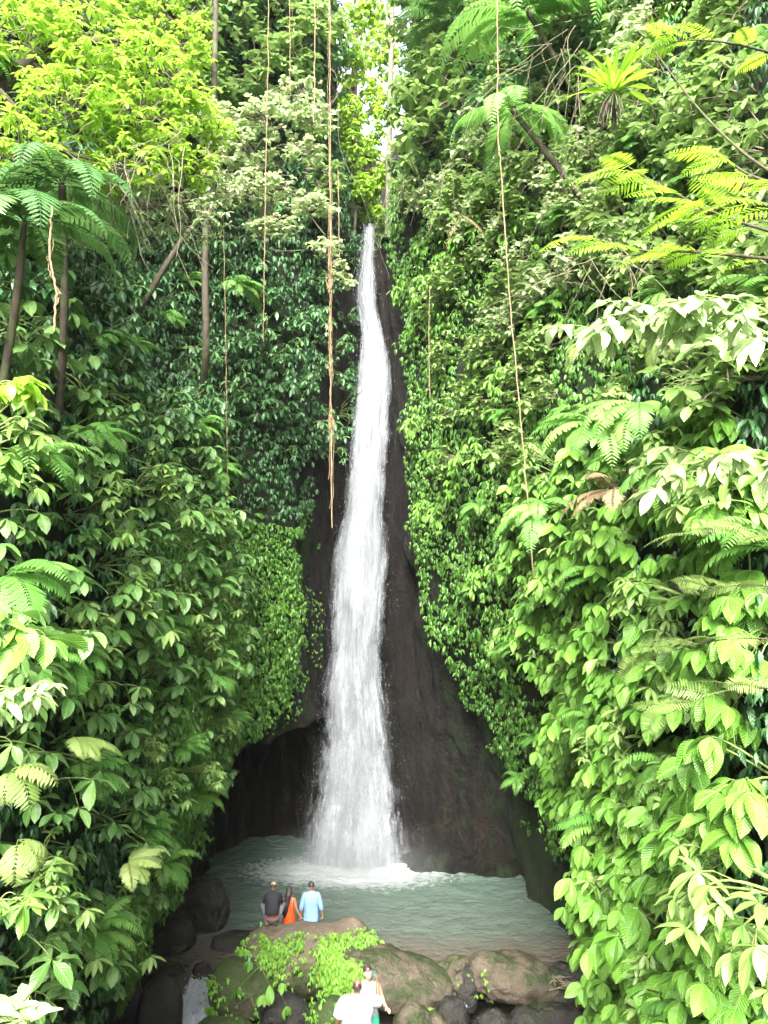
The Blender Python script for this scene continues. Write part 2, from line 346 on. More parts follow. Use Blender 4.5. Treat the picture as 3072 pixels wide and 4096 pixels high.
# ground: one sheet out to the horizon, a slope under the camera, the stream bed, the forest on top of the cliffs
def ground_h(x, y):
    base = np.interp(y, [-30, -2, 10, 13, 14.6, 17, 20, 60], [12, 11.2, 4.6, 3.3, 3.2, .4, -1.6, -1.6])
    return base
gx = np.concatenate([[-900, -200, -60, -25], np.linspace(-10, 10, 41), [25, 60, 200, 900]])
gy = np.concatenate([[-900, -200, -60, -25], np.linspace(-12, 36, 97), [60, 200, 900]])
XX, YY = np.meshgrid(gx, gy, indexing='ij'); ZZ = ground_h(XX, YY)
ZZ = ZZ + np.array([mnoise.fractal(Vector((a * .5, b * .5, 0)), 1, 2, 4) for a, b in zip(XX.ravel(), YY.ravel())]).reshape(XX.shape) * .22 * (np.abs(XX) < 24)
mb = MB(); a, b = XX.shape; I = np.arange(a - 1)[:, None] * b; J = np.arange(b - 1)[None]
mb.add(np.stack([XX, YY, ZZ], -1).reshape(-1, 3), np.stack([I + J, I + b + J, I + b + J + 1, I + J + 1], -1).reshape(-1, 4))
tag(mb.build('ground', M['ground']), kind='structure')

# ------------------------------------------------------------------ pool water
FX, FY = -1.1, 28.6
def water_mat():
    t = NT('pool_water'); pos = t.geo(); sp = t.n('SeparateXYZ', {0: pos}); x, y = sp.outputs[0], sp.outputs[1]
    n = t.noise(pos, .8, 5, .6, .5); nf = t.noise(t.mapv(pos, (1, 1.6, 1)), 4.5, 8, .7, .6)
    yy = t.math('ADD', y, t.math('MULTIPLY', t.math('SUBTRACT', n, .5), 3.0))
    col = t.ramp(t.n('MapRange', {0: yy, 1: 22, 2: 30}).outputs[0], [(0, (.062, .052, .038)), (.15, (.070, .066, .052)), (.32, (.060, .080, .064)), (1, (.056, .090, .074))])
    dx = t.math('DIVIDE', t.math('SUBTRACT', x, FX), 3.6); dy = t.math('DIVIDE', t.math('SUBTRACT', y, FY), 1.35)
    d = t.math('SQRT', t.math('ADD', t.math('MULTIPLY', dx, dx), t.math('MULTIPLY', dy, dy)))
    fm = t.math('ADD', t.math('SUBTRACT', 1.15, d), t.math('MULTIPLY', t.math('SUBTRACT', nf, .5), 1.9))
    fm = t.math('MULTIPLY', fm, 1.6, clamp=True)
    spk = t.ramp(t.noise(t.mapv(pos, (1, 2.2, 1)), 5.2, 10, .8, .4), [(.60, (0, 0, 0)), (.70, (1, 1, 1))])
    fm2 = t.math('MAXIMUM', fm, t.math('MULTIPLY', spk, t.n('MapRange', {0: y, 1: 23, 2: 28, 3: .25, 4: .6}).outputs[0]))
    col = t.mix(fm2, col, (.30, .33, .33, 1))
    bump = t.bump(t.math('ADD', t.noise(t.mapv(pos, (1, 1.8, 1)), 2.6, 6, .6, .6), t.math('MULTIPLY', nf, .4)), .9, .14)
    ro = t.math('ADD', .14, t.math('MULTIPLY', fm2, .6))
    return t.surf(t.n('BsdfPrincipled', {'Base Color': col, 'Roughness': ro, 'Normal': bump, 'IOR': 1.33}).outputs[0])
M['water'] = water_mat()
wx = np.linspace(-9, 9, 150); wy = np.linspace(19.6, 35, 130); XX, YY = np.meshgrid(wx, wy, indexing='ij')
dd = np.hypot((XX - FX) / 2, YY - FY)
amp = .03 + .12 * np.exp(-dd * .6)
ZZ = np.array([mnoise.fractal(Vector((a * 1.3, b * 2.4, 4)), .9, 2, 4) for a, b in zip(XX.ravel(), YY.ravel())]).reshape(XX.shape) * amp
mb = MB(); a, b = XX.shape; I = np.arange(a - 1)[:, None] * b; J = np.arange(b - 1)[None]
q = np.stack([I + J, I + b + J, I + b + J + 1, I + J + 1], -1).reshape(-1, 4)
# the pool ends at the boulder dam
front = np.interp(XX, [-9, -6, -5.4, -4.4, -4, 0, 3, 5.2, 6, 9], [21.0, 21.3, 20.9, 20.9, 21.4, 21.0, 20.9, 20.9, 20.4, 20.4])
keep = (YY > front).ravel()[q].all(1)
mb.add(np.stack([XX, YY, ZZ], -1).reshape(-1, 3), q[keep]); tag(mb.build('water', M['water']), kind='structure')
# lower stream in front of the dam
mb = MB(); lx = np.linspace(-8, 7, 80); ly = np.linspace(16.5, 22, 40); XX, YY = np.meshgrid(lx, ly, indexing='ij')
ZZ = -1.0 + np.array([mnoise.fractal(Vector((a * 1.5, b * 2.0, 8)), .9, 2, 4) for a, b in zip(XX.ravel(), YY.ravel())]).reshape(XX.shape) * .05
a, b = XX.shape; I = np.arange(a - 1)[:, None] * b; J = np.arange(b - 1)[None]
mb.add(np.stack([XX, YY, ZZ], -1).reshape(-1, 3), np.stack([I + J, I + b + J, I + b + J + 1, I + J + 1], -1).reshape(-1, 4))
tag(mb.build('stream', M['water']), kind='structure')

# ------------------------------------------------------------------ the waterfall: nested curved sheets of falling water + drops
def fall_mat(name, edge=.18, dens=.62, seed=0.0, strand=1.0, hi=.95):
    t = NT(name); uv = t.n('UVMap').outputs[0]; s = t.n('SeparateXYZ', {0: uv}); u, v = s.outputs[0], s.outputs[1]
    off = t.n('VectorMath', {0: uv, 1: (seed, seed * 1.7, seed)}, operation='ADD').outputs[0]
    a = t.noise(t.mapv(off, (24 * strand, 3.2, 1)), 1, 8, .7, .35)
    b = t.noise(t.mapv(off, (4.5, 1.5, 1)), 1, 6, .62, .6)
    c = t.noise(t.mapv(off, (60, 9, 1)), 1, 5, .75)
    e = t.math('SUBTRACT', .5, t.math('ABSOLUTE', t.math('SUBTRACT', u, .5)))           # distance from the edge
    e = t.math('DIVIDE', e, edge * .5, clamp=True)
    f = t.math('ADD', t.math('ADD', t.math('MULTIPLY', a, .40), t.math('MULTIPLY', b, .40)), t.math('MULTIPLY', c, .30))
    f = t.math('ADD', f, t.math('MULTIPLY', t.math('SUBTRACT', e, 1.0), .24))
    f = t.math('ADD', f, t.n('Attribute', attribute_name='var').outputs['Fac'])          # thin at the lip, full lower down
    al = t.math('MULTIPLY', t.ramp(f, [(.60 - dens * .40, (0, 0, 0)), (.86 - dens * .42, (1, 1, 1))]), hi)
    wcol = t.ramp(t.noise(t.mapv(off, (18, 1.0, 1)), 1, 5, .65), [(.30, (.20, .22, .24)), (.68, (.48, .51, .54))])
    d = t.n('BsdfDiffuse', {'Color': wcol}); tl = t.n('BsdfTranslucent', {'Color': wcol})
    sh = t.n('MixShader', {0: .35, 1: d.outputs[0], 2: tl.outputs[0]}); tr = t.n('BsdfTransparent')
    return t.surf(t.n('MixShader', {0: al, 1: tr.outputs[0], 2: sh.outputs[0]}).outputs[0])
FALL = [(228, 363.5, 376), (245, 361, 376), (262, 358, 376.5), (285, 354.5, 377), (300, 354, 378), (312, 357, 379), (335, 361.5, 383), (355, 360.5, 388), (385, 357, 390.5), (417, 354, 389),
        (440, 353, 387), (463, 351.5, 385), (509, 345, 382), (555, 336, 387), (602, 332.5, 385), (648, 331, 380), (685, 325, 383), (740, 322, 392), (787, 313, 398), (833, 306, 402), (872, 303, 404)]
fy = [(228, 30.3), (262, 30.05), (300, 29.8), (340, 29.6), (600, 29.3), (872, 29.2)]
def fall_rows(n=150):
    py = np.linspace(226, 870, n); l = np.interp(py, [f[0] for f in FALL], [f[1] for f in FALL]); r = np.interp(py, [f[0] for f in FALL], [f[2] for f in FALL])
    Y = np.interp(py, [f[0] for f in fy], [f[1] for f in fy]); return py, X(l, Y), X(r, Y), Y, Z(py, Y)
fpy, fl, fr, fY, fZ = fall_rows()
def shell(scale, depth, mat, name, parent, yoff=0.0, var_add=0.0, xs=0.0, lr=(0, 1)):
    mb = MB(); nu = 26; n = len(fpy); u = np.linspace(0, 1, nu)
    c = (fl + fr) / 2 + xs; hw = (fr - fl) / 2 * scale
    l0 = c - hw; w = 2 * hw; l0, w = l0 + w * lr[0], w * (lr[1] - lr[0])
    uu = u[None]; xx = l0[:, None] + w[:, None] * uu
    jit = np.array([[mnoise.noise(Vector((a * 6, z * .5, scale * 9))) for a in u] for z in fZ])
    yy = fY[:, None] - (depth * np.interp(fpy, [226, 700, 870], [1, .8, .3]))[:, None] * np.sin(math.pi * uu) * np.clip(w, .4, 2.2)[:, None] - yoff + jit * .12
    xx = xx + np.array([[mnoise.noise(Vector((a * 3 + 5, z * 1.1, scale * 7))) for a in u] for z in fZ]) * .05
    V = np.stack([xx, yy, np.broadcast_to(fZ[:, None], xx.shape)], -1)
    uv = np.stack([np.broadcast_to(uu * 1.0, xx.shape), np.broadcast_to((fZ / 2.2)[:, None], xx.shape)], -1)
    # UV: u keeps strands about the same width whatever the width of the fall
    var = np.interp(fpy, [226, 300, 330, 420, 560, 650, 740, 800, 870], [-.14, -.10, .01, .04, .02, -.03, -.075, -.07, .01])[:, None] + var_add + np.zeros((1, nu)) + (.10 * np.abs(2 * u - 1) - .05)[None] * np.interp(fpy, [560, 700, 870], [0, 1, .6])[:, None]
    I = np.arange(n - 1)[:, None] * nu; J = np.arange(nu - 1)[None]
    q = np.stack([I + J, I + J + 1, I + nu + J + 1, I + nu + J], -1).reshape(-1, 4)
    mb.add(V.reshape(-1, 3), q, None, uv.reshape(-1, 2), var.ravel()); return mb.build(name, mat, parent)
wf = shell(1.15, .30, fall_mat('falling_water', .36, .58, 0), 'waterfall', None)
tag(wf, kind='structure')
shell(.98, .42, fall_mat('falling_water_core', .5, .62, 3.3), 'water_core', wf, .10)
shell(.75, .30, fall_mat('falling_water_back', .2, .8, 6.1), 'water_back', wf, -.18, .02)
shell(1.36, .38, fall_mat('falling_water_spray', .7, .34, 8.7, 1.3, .5), 'water_spray', wf, .22)
# loose drops flung off the edges
mb = MB(); n = 2400; k = RNG.integers(0, len(fpy), n); side = RNG.choice([-1, 1], n, p=[.6, .4])
e = np.where(side < 0, fl[k], fr[k]); off = RNG.exponential(.13, n) * np.interp(fpy[k], [226, 330, 870], [.5, .8, 1.5])
inner = RNG.random(n) < .35
px_ = np.where(inner, fl[k] + (fr - fl)[k] * RNG.random(n), e + side * off - side * .1)
P = np.stack([px_, fY[k] - .35 - RNG.random(n) * .5, fZ[k] + RNG.normal(0, .1, n)], -1)
T = (np.array([[0, 0, 1.8], [1, 0, 0], [0, 0, -1], [-1, 0, 0], [0, 1, 0.], [0, -1, 0]]), np.array([[0, 1, 2, 3], [0, 4, 2, 5]]), np.zeros((6, 2)))
s_ = RNG.uniform(.002, .006, n); Mx = np.zeros((n, 3, 3)); Mx[:, 0, 0] = s_; Mx[:, 1, 1] = s_; Mx[:, 2, 2] = s_ * RNG.uniform(2, 7, n)
mb.batch(T, Mx, P, np.zeros(n))
t = NT('water_drops'); M['drops'] = t.surf(t.n('BsdfPrincipled', {'Base Color': (.3, .33, .36, 1), 'Roughness': .3}).outputs[0])
mb.build('water_drops', M['drops'], wf)

# mist where the water lands
def mist_mat():
    t = NT('mist_air'); tc = t.n('TexCoord').outputs['Object']; l = t.n('VectorMath', {0: tc}, operation='LENGTH').outputs['Value']
    nz = t.noise(tc, 2.2, 4, .6); d = t.math('MULTIPLY', t.math('POWER', t.math('SUBTRACT', 1.0, l, clamp=True), 1.6), t.math('MULTIPLY', nz, 1.5))
    v = t.n('VolumePrincipled', {'Color': (.92, .96, 1, 1), 'Density': t.math('MULTIPLY', d, .6), 'Anisotropy': .2}); t.t.links.new(v.outputs[0], t.out.inputs[1]); return t.m
mb = MB(); th = np.linspace(0, 2 * math.pi, 24, endpoint=False); ph = np.linspace(-math.pi / 2, math.pi / 2, 13)
mb.add([(math.cos(p) * math.cos(a), math.cos(p) * math.sin(a), math.sin(p)) for p in ph for a in th], [(i * 24 + j, i * 24 + (j + 1) % 24, (i + 1) * 24 + (j + 1) % 24, (i + 1) * 24 + j) for i in range(12) for j in range(24)])
ms = mb.build('mist', mist_mat()); ms.location = (-1.0, 27.9, .25); ms.scale = (3.9, 1.5, 2.3); tag(ms, 'thin white mist where the waterfall meets the pool', 'mist', None, 'stuff')
# ------------------------------------------------------------------ foliage
def leaf_T(L=1.0, W=.4, droop=.25, fold=.12, shape=1.3, nl=5, tip=.12, wave=0.0, serr=0.0):
    """a leaf along +y, upper side +z; obovate when shape > 1; pointed tip; folded along the midrib"""
    vv = np.linspace(0, 1, nl + 1); us = np.array([-1, 0, 1.0]) if nl < 7 else np.array([-1, -.5, 0, .5, 1.0])
    w = np.sin(math.pi * np.clip(vv, 0, 1) ** shape) ** .75; w[0] = .06; w[-1] = .03
    if serr: w[1:-1:2] *= 1 - serr
    V = []; U = []
    for v, ww in zip(vv, w):
        for u in us:
            x = u * ww * W / 2; z = -droop * v * v * L + abs(u) * ww * fold * W * 1.2 + wave * W * math.sin(v * 9 + u * 2) * abs(u)
            V.append((x, v * L * (1 - .25 * droop * v), z)); U.append((.5 + u * ww / 2 * .98, v))
    k = len(us); q = [(i * k + j, i * k + j + 1, (i + 1) * k + j + 1, (i + 1) * k + j) for i in range(nl) for j in range(k - 1)]
    return np.array(V), np.array(q), np.array(U)
def frames(D, N=None, scale=1.0, roll=None):
    """rotation matrices with y = D, z as near N as possible"""
    D = unit(D); n = len(D)
    N = np.broadcast_to(np.array([0, 0, 1.0]), D.shape) if N is None else N
    S = unit(np.cross(D, N) + 1e-6); Nn = np.cross(S, D)
    if roll is not None:
        c, s = np.cos(roll)[:, None], np.sin(roll)[:, None]; S, Nn = S * c + Nn * s, Nn * c - S * s
    return np.stack([S, D, Nn], -1) * np.broadcast_to(np.asarray(scale, float), (n,))[:, None, None]
def rosettes(mb, T, P, A, size, nleaf=(4, 7), spread=2.2, pitch=(-.9, .15), var=None, rng=RNG, bias=.0):
    """at each P a hand of leaves fanning round azimuth A and hanging out of the stem tip"""
    n = len(P); k = rng.integers(nleaf[0], nleaf[1] + 1, n); idx = np.repeat(np.arange(n), k)
    pos = np.concatenate([np.arange(i) for i in k]) / np.repeat(np.maximum(k - 1, 1), k)
    az = np.repeat(A, k) + (pos - .5) * 2 * spread + rng.normal(0, .15, len(idx))
    pt = rng.uniform(pitch[0], pitch[1], len(idx)) - bias * np.abs(pos - .5)
    D = np.stack([np.cos(az) * np.cos(pt), np.sin(az) * np.cos(pt), np.sin(pt)], -1)
    sc = np.broadcast_to(size, (n,))[idx] * rng.uniform(.68, 1.1, len(idx)) * rng.uniform(.7, 1.2, n)[idx]
    v0 = rng.random(n) if var is None else var
    vr = np.clip(v0[idx] * .6 + rng.random(len(idx)) * .4, 0, .93); vr[rng.random(len(idx)) < .012] = 1.0
    mb.batch(T, frames(D, None, sc, rng.normal(0, .25, len(idx))), P[idx] + D * .04 * sc[:, None], vr)

def make_shrub(name, lm, T, n_stem, n_ros, rad, leaf, seed, nleaf=(4, 7), spread=2.2, pitch=(-.9, .1), sm='stem', extra_small=0, flat=.8, bias=0.0):
    """a bush rooted at the origin, growing out of a wall that faces +x: stems arch out and up, leaf hands at their tips"""
    rng = np.random.default_rng(seed); root = empty(name); lf = MB(); sm_ = MB(); P = []; A = []
    for i in range(n_stem):
        th = rng.uniform(-1.25, 1.25); ph = rng.uniform(-.7, 1.1); l = rad * rng.uniform(.75, 1.1)
        tip = np.array([math.cos(th) * math.cos(ph) * flat, math.sin(th) * math.cos(ph), math.sin(ph) * .9]) * l
        mid_ = tip * .55 + np.array([.1, 0, .22]) * l
        c = bez((-.25, rng.normal(0, .05), rng.normal(0, .05)), mid_, tip, 7)
        sm_.tube(c, np.linspace(.016, .006, 7) * rad * 1.1, 5)
        m = max(1, n_ros // n_stem)
        for j in range(m):
            t_ = 1 - j / m * .62; k = t_ * 6; a = int(min(k, 5)); p = c[a] * (1 - (k - a)) + c[a + 1] * (k - a)
            if j:
                o = rng.normal(0, .16, 3) * rad; o[0] = abs(o[0]); sm_.tube(np.stack([p, p + o * .6 + (0, 0, .03), p + o]), .005 * rad, 4); p = p + o
            P.append(p); A.append(math.atan2(tip[1], tip[0] + .3) + rng.normal(0, .35))
    P = np.array(P); rosettes(lf, T, P, np.array(A), leaf, nleaf, spread, pitch, None, rng, bias)
    sm_.build('stem', M[sm], root); lf.build('foliage', M[lm], root); return root

def pinnate(mb, rachis, P0, az, length, elev, droop, npair, plen, T, var, shape=.8, ang=1.15, roll=0.0, rng=RNG, hang=.25, rr=.006, sag2=0.0):
    """one frond: an arching rachis with pairs of leaflets"""
    n = npair + 1; s = np.linspace(0, 1, n); th = elev - droop * s ** 1.3 - sag2 * s ** 4
    step = length / n; h = np.array([math.cos(az), math.sin(az), 0.0])
    d = np.stack([h[0] * np.cos(th), h[1] * np.cos(th), np.sin(th)], -1); pts = P0 + np.cumsum(d * step, axis=0)
    rachis.tube(np.vstack([[P0], pts]), np.linspace(rr, rr * .25, n + 1), 4)
    side = np.cross(d, np.cross(h, [0, 0, 1.0]) * 0 + np.array([0, 0, 1.0])); side = np.where(np.linalg.norm(side, axis=1, keepdims=True) < .15, np.cross(h, [0, 0, 1.0]), side); side = unit(side)
    up = unit(np.cross(side, d)); c, s_ = math.cos(roll), math.sin(roll); side, up = side * c + up * s_, up * c - side * s_
    prof = np.sin(math.pi * np.clip(.12 + .88 * s, 0, 1) ** shape) ** .8 * .92 + .06
    for sg in (-1, 1):
        D = d * math.cos(ang) + side * sg * math.sin(ang) - np.array([0, 0, hang]) + rng.normal(0, .04, d.shape)
        k = slice(1, None); mb.batch(T, frames(D[k], up[k], plen * prof[k] * rng.uniform(.9, 1.08, n - 1)), pts[k], np.clip(var + rng.normal(0, .08, n - 1), 0, 1))

PIN = leaf_T(1, .20, .15, .05, .75, 5); PIN_W = leaf_T(1, .26, .1, .05, .8, 6, serr=.35); PIN_N = leaf_T(1, .17, .12, .02, .8, 4)
def make_fern(name, lm, nf, length, plen, seed, arc=(-1.5, 1.5), elev=(.2, 1.0), droop=(1.2, 2.2), npair=20, T=PIN, rm='stem', hang=.25):
    rng = np.random.default_rng(seed); root = empty(name); rc = MB()
    fr_ = []
    for i in range(nf):
        mb = MB(); az = np.interp(i, [0, max(1, nf - 1)], arc) + rng.normal(0, .12)
        pinnate(mb, mb, np.array([0, 0, 0.]), az, length * rng.uniform(.75, 1.1), rng.uniform(*elev), rng.uniform(*droop), npair, plen, T, rng.random(), rng=rng, hang=hang)
        mb.build('frond', M[lm], root)
    return root

def crown(mb, tw, blobs, T, leaf, var_mu=.5, nleaf=(5, 8), spread=3.0, pitch=(-.7, .5), rng=RNG, center=None, shell_=.5):
    """blobs: (centre, radii, number of twigs); leaf hands on short twigs through each clump"""
    for c, r, n in blobs:
        c = np.array(c, float); r = np.array(r, float); u = unit(rng.normal(0, 1, (n, 3))); rr = rng.uniform(shell_, 1, n)[:, None] ** .6
        P = c + u * rr * r * (1 + .25 * np.sin(u[:, :1] * 5 + u[:, 1:2] * 7))
        A = np.arctan2(u[:, 1], u[:, 0]); v = np.clip(var_mu + rng.normal(0, .22, n), 0, .95)
        rosettes(mb, T, P, A, leaf * rng.uniform(.75, 1.15, n), nleaf, spread, pitch, v, rng)
        for p, uu in zip(P[:: 2], u[::2]):
            tw.tube(bez(c + (p - c) * .35 + rng.normal(0, .1, 3), c + (p - c) * .7 + (0, 0, .15), p, 5), [.012, .01, .008, .006, .004], 4)

# ---- leaf shapes
T_BROAD = leaf_T(1, .46, .35, .10, 1.25, 6, wave=.06); T_VEIN = leaf_T(1, .50, .40, .14, 1.05, 8, wave=.03)
T_SMALL = leaf_T(1, .48, .2, .1, 1.05, 4); T_LONG = leaf_T(1, .32, .3, .1, 1.0, 5); T_IVY = leaf_T(1, .33, .45, .16, .85, 3)
T_ROUND = leaf_T(1, .75, .25, .1, 1.0, 5)

# ---- how things show from the camera: used to thin what the photo cannot see
def vis(P, m=60):
    px, py = proj(P); return (P[:, 1] > 1.5) & (px > -m) & (px < 768 + m) & (py > -m) & (py < 1024 + m)
def outaz(N): return np.arctan2(N[:, 1], N[:, 0])

# =========== climbing leaves matted over the rock: beyond counting
def is_right(P): return P[:, 0] > np.interp(P[:, 2], [0, 8, 24, 46], [.9, .35, .1, 0])
def ivy_ok(P):
    """where the climbing leaves grow: not on the wet rock by the fall nor under the overhang"""
    x, y, z = P.T; right = is_right(P)
    lo_r = np.interp(y, [10, 16, 19, 22, 24.8, 26.6, 27.6, 28.3], [-1, 1.4, 2.0, 3.0, 5.0, 6.8, 8.4, 12])
    lo_l = np.interp(y, [8, 16, 19, 21.5, 23, 25.4, 26.4, 27.2, 27.7, 28.5], [-1, .9, 2.3, 3.4, 4.5, 5.4, 6.4, 8.0, 13, 23])
    wob = vnoise(P, (.9, .9, .12), 33, 4) * 2.2
    ok = np.where(right, z > lo_r + wob, z > lo_l + wob * .6)
    ok &= np.where(right, y < np.interp(z, [8, 13, 20, 24], [27.6, 28.0, 28.4, 30]), y < np.interp(z, [5, 12, 20, 24], [26.8, 27.2, 27.6, 31]))
    ok |= (z > 24.5)
    return ok & (y < 60)
def notch(P, m=0):
    px, py = proj(P); return (P[:, 1] > 26.5) & (px > 338 - m) & (px < np.interp(py, [0, 110, 240], [432, 400, 392]) + m) & (py < 250)
def ivy_layer(name, n, cond, mat, size, out, T=T_IVY, nleaf=(3, 5), pitch=(-1.35, -.3), label=None, vs=.0, spread=1.5):
    P, N, _ = sample_wall(n, lambda c, g: (cond(c.reshape(-1, 3), g.reshape(-1, 3)) & vis(c.reshape(-1, 3), 90)).reshape(c.shape[:2])); k = cond(P, N) & vis(P); P, N = P[k], N[k]
    patch = vnoise(P, (.55, .55, .55), 3.7, 3); k = patch > -.42 + vs; P, N, patch = P[k], N[k], patch[k]
    d = RNG.random(len(P))[:, None] ** 1.5; P = P + N * (.02 + d * out * (1 + patch[:, None]))
    mb = MB(); A = outaz(N); v = np.clip(.45 + patch * .5 + RNG.normal(0, .2, len(P)), 0, 1)
    rosettes(mb, T, P, A, size * RNG.uniform(.7, 1.3, len(P)) * np.interp(P[:, 1], [8, 20, 30, 50], [1.0, 1.0, 1.15, 2]), nleaf, spread, pitch, v)
    o = mb.build(name, M[mat]); tag(o, label, 'climbing plant', None, 'stuff'); print(name, len(P)); return o
ivy_layer('rock_creeper', 2600, lambda P, N: ~ivy_ok(P) & is_right(P) & (P[:, 2] > 2.0) & (P[:, 1] > 18) & (P[:, 1] < 27.2) & ivy_ok(P + (0, 0, 3.2)), 'ivy', .10, .10, label='sparse strands of tiny leaves trailing down the bare rock right of the waterfall', vs=.32)
ivy_layer('rock_creeper', 900, lambda P, N: ~ivy_ok(P) & ~is_right(P) & (P[:, 2] > 5.5) & (P[:, 1] > 25) & (P[:, 1] < 29.2), 'ivy', .10, .08, label='small tufts of leaves on the wet rock left of the waterfall', vs=.55)
def wob(P): return np.sin(P[:, 2] * 1.3 + P[:, 1]) * .5
ivy_layer('climbing_vine', 22000, lambda P, N: ivy_ok(P) & is_right(P) & (P[:, 2] < 26) & (P[:, 1] > 14), 'ivy', .15, .30, label='small leaved climbing vine hanging in a curtain over the right rock wall beside the waterfall')
ivy_layer('climbing_vine', 21000, lambda P, N: ivy_ok(P) & ~is_right(P) & (P[:, 2] < 13 + wob(P)) & (P[:, 1] > 15), 'ivy', .14, .26, label='small leaved climbing vine covering the left rock wall above the dark cave')
ivy_layer('climbing_vine', 15000, lambda P, N: ivy_ok(P) & ~is_right(P) & (P[:, 2] >= 13 + wob(P)) & (P[:, 2] < 27) & (P[:, 1] > 15), 'ivy_shaded', .17, .35, label='climbing vine in shade darkened colours on the upper left wall under the trees')
ivy_layer('undergrowth', 9000, lambda P, N: (P[:, 1] <= 16) & (P[:, 2] > 2), 'ivy_shaded', .17, .3, label='dense low undergrowth in shade darkened colours behind the near shrubs on both walls', vs=-.4)
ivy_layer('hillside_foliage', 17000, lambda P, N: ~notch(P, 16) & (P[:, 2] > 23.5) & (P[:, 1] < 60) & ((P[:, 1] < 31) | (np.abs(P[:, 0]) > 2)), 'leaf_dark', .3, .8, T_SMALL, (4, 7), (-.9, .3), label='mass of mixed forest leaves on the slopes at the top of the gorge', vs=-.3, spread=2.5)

# =========== individual shrubs, first of each kind built with its parts, then copied
def zone(p, base=''):
    """words for where a plant stands, by the landmarks level with it"""
    px, py = proj(p); right = bool(is_right(p[None])[0])
    if right: h = 'outer edge' if px > 690 else 'waterfall side' if px < (600 if py > 600 else 500) else 'middle'
    else: h = 'outer edge' if px < 75 else 'waterfall side' if px > (170 if py > 380 else 250) else 'middle'
    v = 'above fall lip' if py < 120 else 'fall lip height' if py < 240 else 'upper fall height' if py < 400 else 'liana end height' if py < 530 else 'mid fall height' if py < 650 else 'above cave height' if py < 745 else 'at cave height' if py < 850 else 'at pool height' if py < 930 else 'at boulder height'
    return ('' if 'left ' in base or 'left,' in base or 'right' in base else ('right side, ' if right else 'left side, ')) + h + ', ' + v
def scatter(protos, P, N, sc, label, group):
    """protos: list of things; the first uses move the prototypes themselves"""
    used = scatter.used
    az = outaz(N)
    base_label, base_group = label, group
    for i, (p, a, s) in enumerate(zip(P, az, sc)):
        z_ = zone(p, base_label.replace('wall bushes', '').replace('wall shrubs', '')); label = base_label + ' ' + z_; group = base_group + ' ' + z_
        pr = protos[i % len(protos)]
        if pr.name not in used:
            used.add(pr.name); pr.location = p; pr.rotation_euler = (0, 0, a); pr.scale = (s,) * 3; pr['label'] = label; pr['group'] = group
        else: copy_thing(pr, p, a + RNG.normal(0, .25), s, label, group)
scatter.used = set()
def place(n, cond, r, protos, sc, label, cat, group, maxn=290, sink=.0):
    P, N, _ = sample_wall(n); k = ~notch(P, 46) & cond(P) & vis(P, 50); P, N = P[k], N[k]
    k = thin(P, r)[:maxn * 3]; P, N = P[k], N[k]
    if len(P) > maxn: P, N = P[:maxn], N[:maxn]
    for pr in protos: pr['category'] = cat
    scatter(protos, P + N * sink, N, RNG.uniform(*sc, len(P)), label, group); print(group, len(P)); return P

SB = [make_shrub('broad_leaf_shrub', 'leaf_broad', T_BROAD, 6, 17, .9, .29, 100 + i, (5, 7), 2.6, (-.7, .1)) for i in range(6)]
SV = [make_shrub('veined_leaf_shrub', 'leaf_vein', T_VEIN, 7, 22, .85, .325, 200 + i, (5, 7), 1.7, (-.85, .0), bias=.45) for i in range(5)]
SM = [make_shrub('midsize_leaf_shrub', 'leaf_vein', T_LONG, 9, 30, .8, .27, 300 + i, (4, 6), 1.5, (-1.1, -.1), bias=.4) for i in range(4)]
SS = [make_shrub('small_leaf_shrub', 'leaf_small', T_SMALL, 11, 60, .95, .19, 400 + i, (5, 8), 2.6, (-.8, .5), 'twig') for i in range(4)]
SD = [make_shrub('dark_leaf_shrub', 'leaf_dark', T_LONG, 8, 30, .9, .26, 500 + i, (5, 7), 2.0, (-1.0, .1)) for i in range(4)]

L = lambda P: ~is_right(P)
def c_lb(P): x, y, z = P.T; return L(P) & (y < 22.8) & (z < 15.5) & (z > np.interp(y, [8, 14, 19, 22.8], [4, 6.0, 8.0, 9.0]))
place(9000, c_lb, .92, SB, (.75, 1.35), 'broad leaved shrub, left wall,', 'shrub', 'broad leaved shrubs on the left wall')
def c_ll(P): x, y, z = P.T; return L(P) & (y < 22.4) & (z < 9) & (z > np.interp(y, [8, 14, 19, 22.4], [1, 2.5, 4, 5])) & (z < np.interp(y, [8, 14, 19, 22.8], [4.5, 6.5, 8.5, 9.5]))
SL = [make_shrub('loose_broad_leaf_shrub', 'leaf_broad', T_BROAD, 4, 7, .7, .36, 150 + i, (4, 7), 2.5, (-.9, .1)) for i in range(3)]
place(3000, c_ll, 1.05, SL, (.7, 1.0), 'loose broad leaved plant, left wall,', 'shrub', 'loose broad leaved plants low on the left wall')
def c_rv(P): x, y, z = P.T; return is_right(P) & (y < 20.5) & (z < 14.5) & (z > np.interp(y, [8, 12, 16, 20.5], [2, 3, 4.6, 6.0]))
place(9000, c_rv, .72, SV, (.75, 1.25), 'large veined leaf shrub, right wall,', 'shrub', 'veined leaf shrubs on the right wall')
SN = [make_shrub('narrow_leaf_shrub', 'leaf_small', T_LONG, 8, 26, .8, .24, 350 + i, (5, 7), 2.2, (-.8, .3)) for i in range(3)]
def c_rn(P): x, y, z = P.T; return (y < 20) & (z < 14) & (z > np.interp(y, [8, 12, 16, 20.5], [3, 4, 5.6, 7.0]))
place(2200, c_rn, 1.5, SN, (.8, 1.2), 'narrow leaved shrub in the bushes,', 'shrub', 'narrow leaved shrubs on both walls', 95, .25)
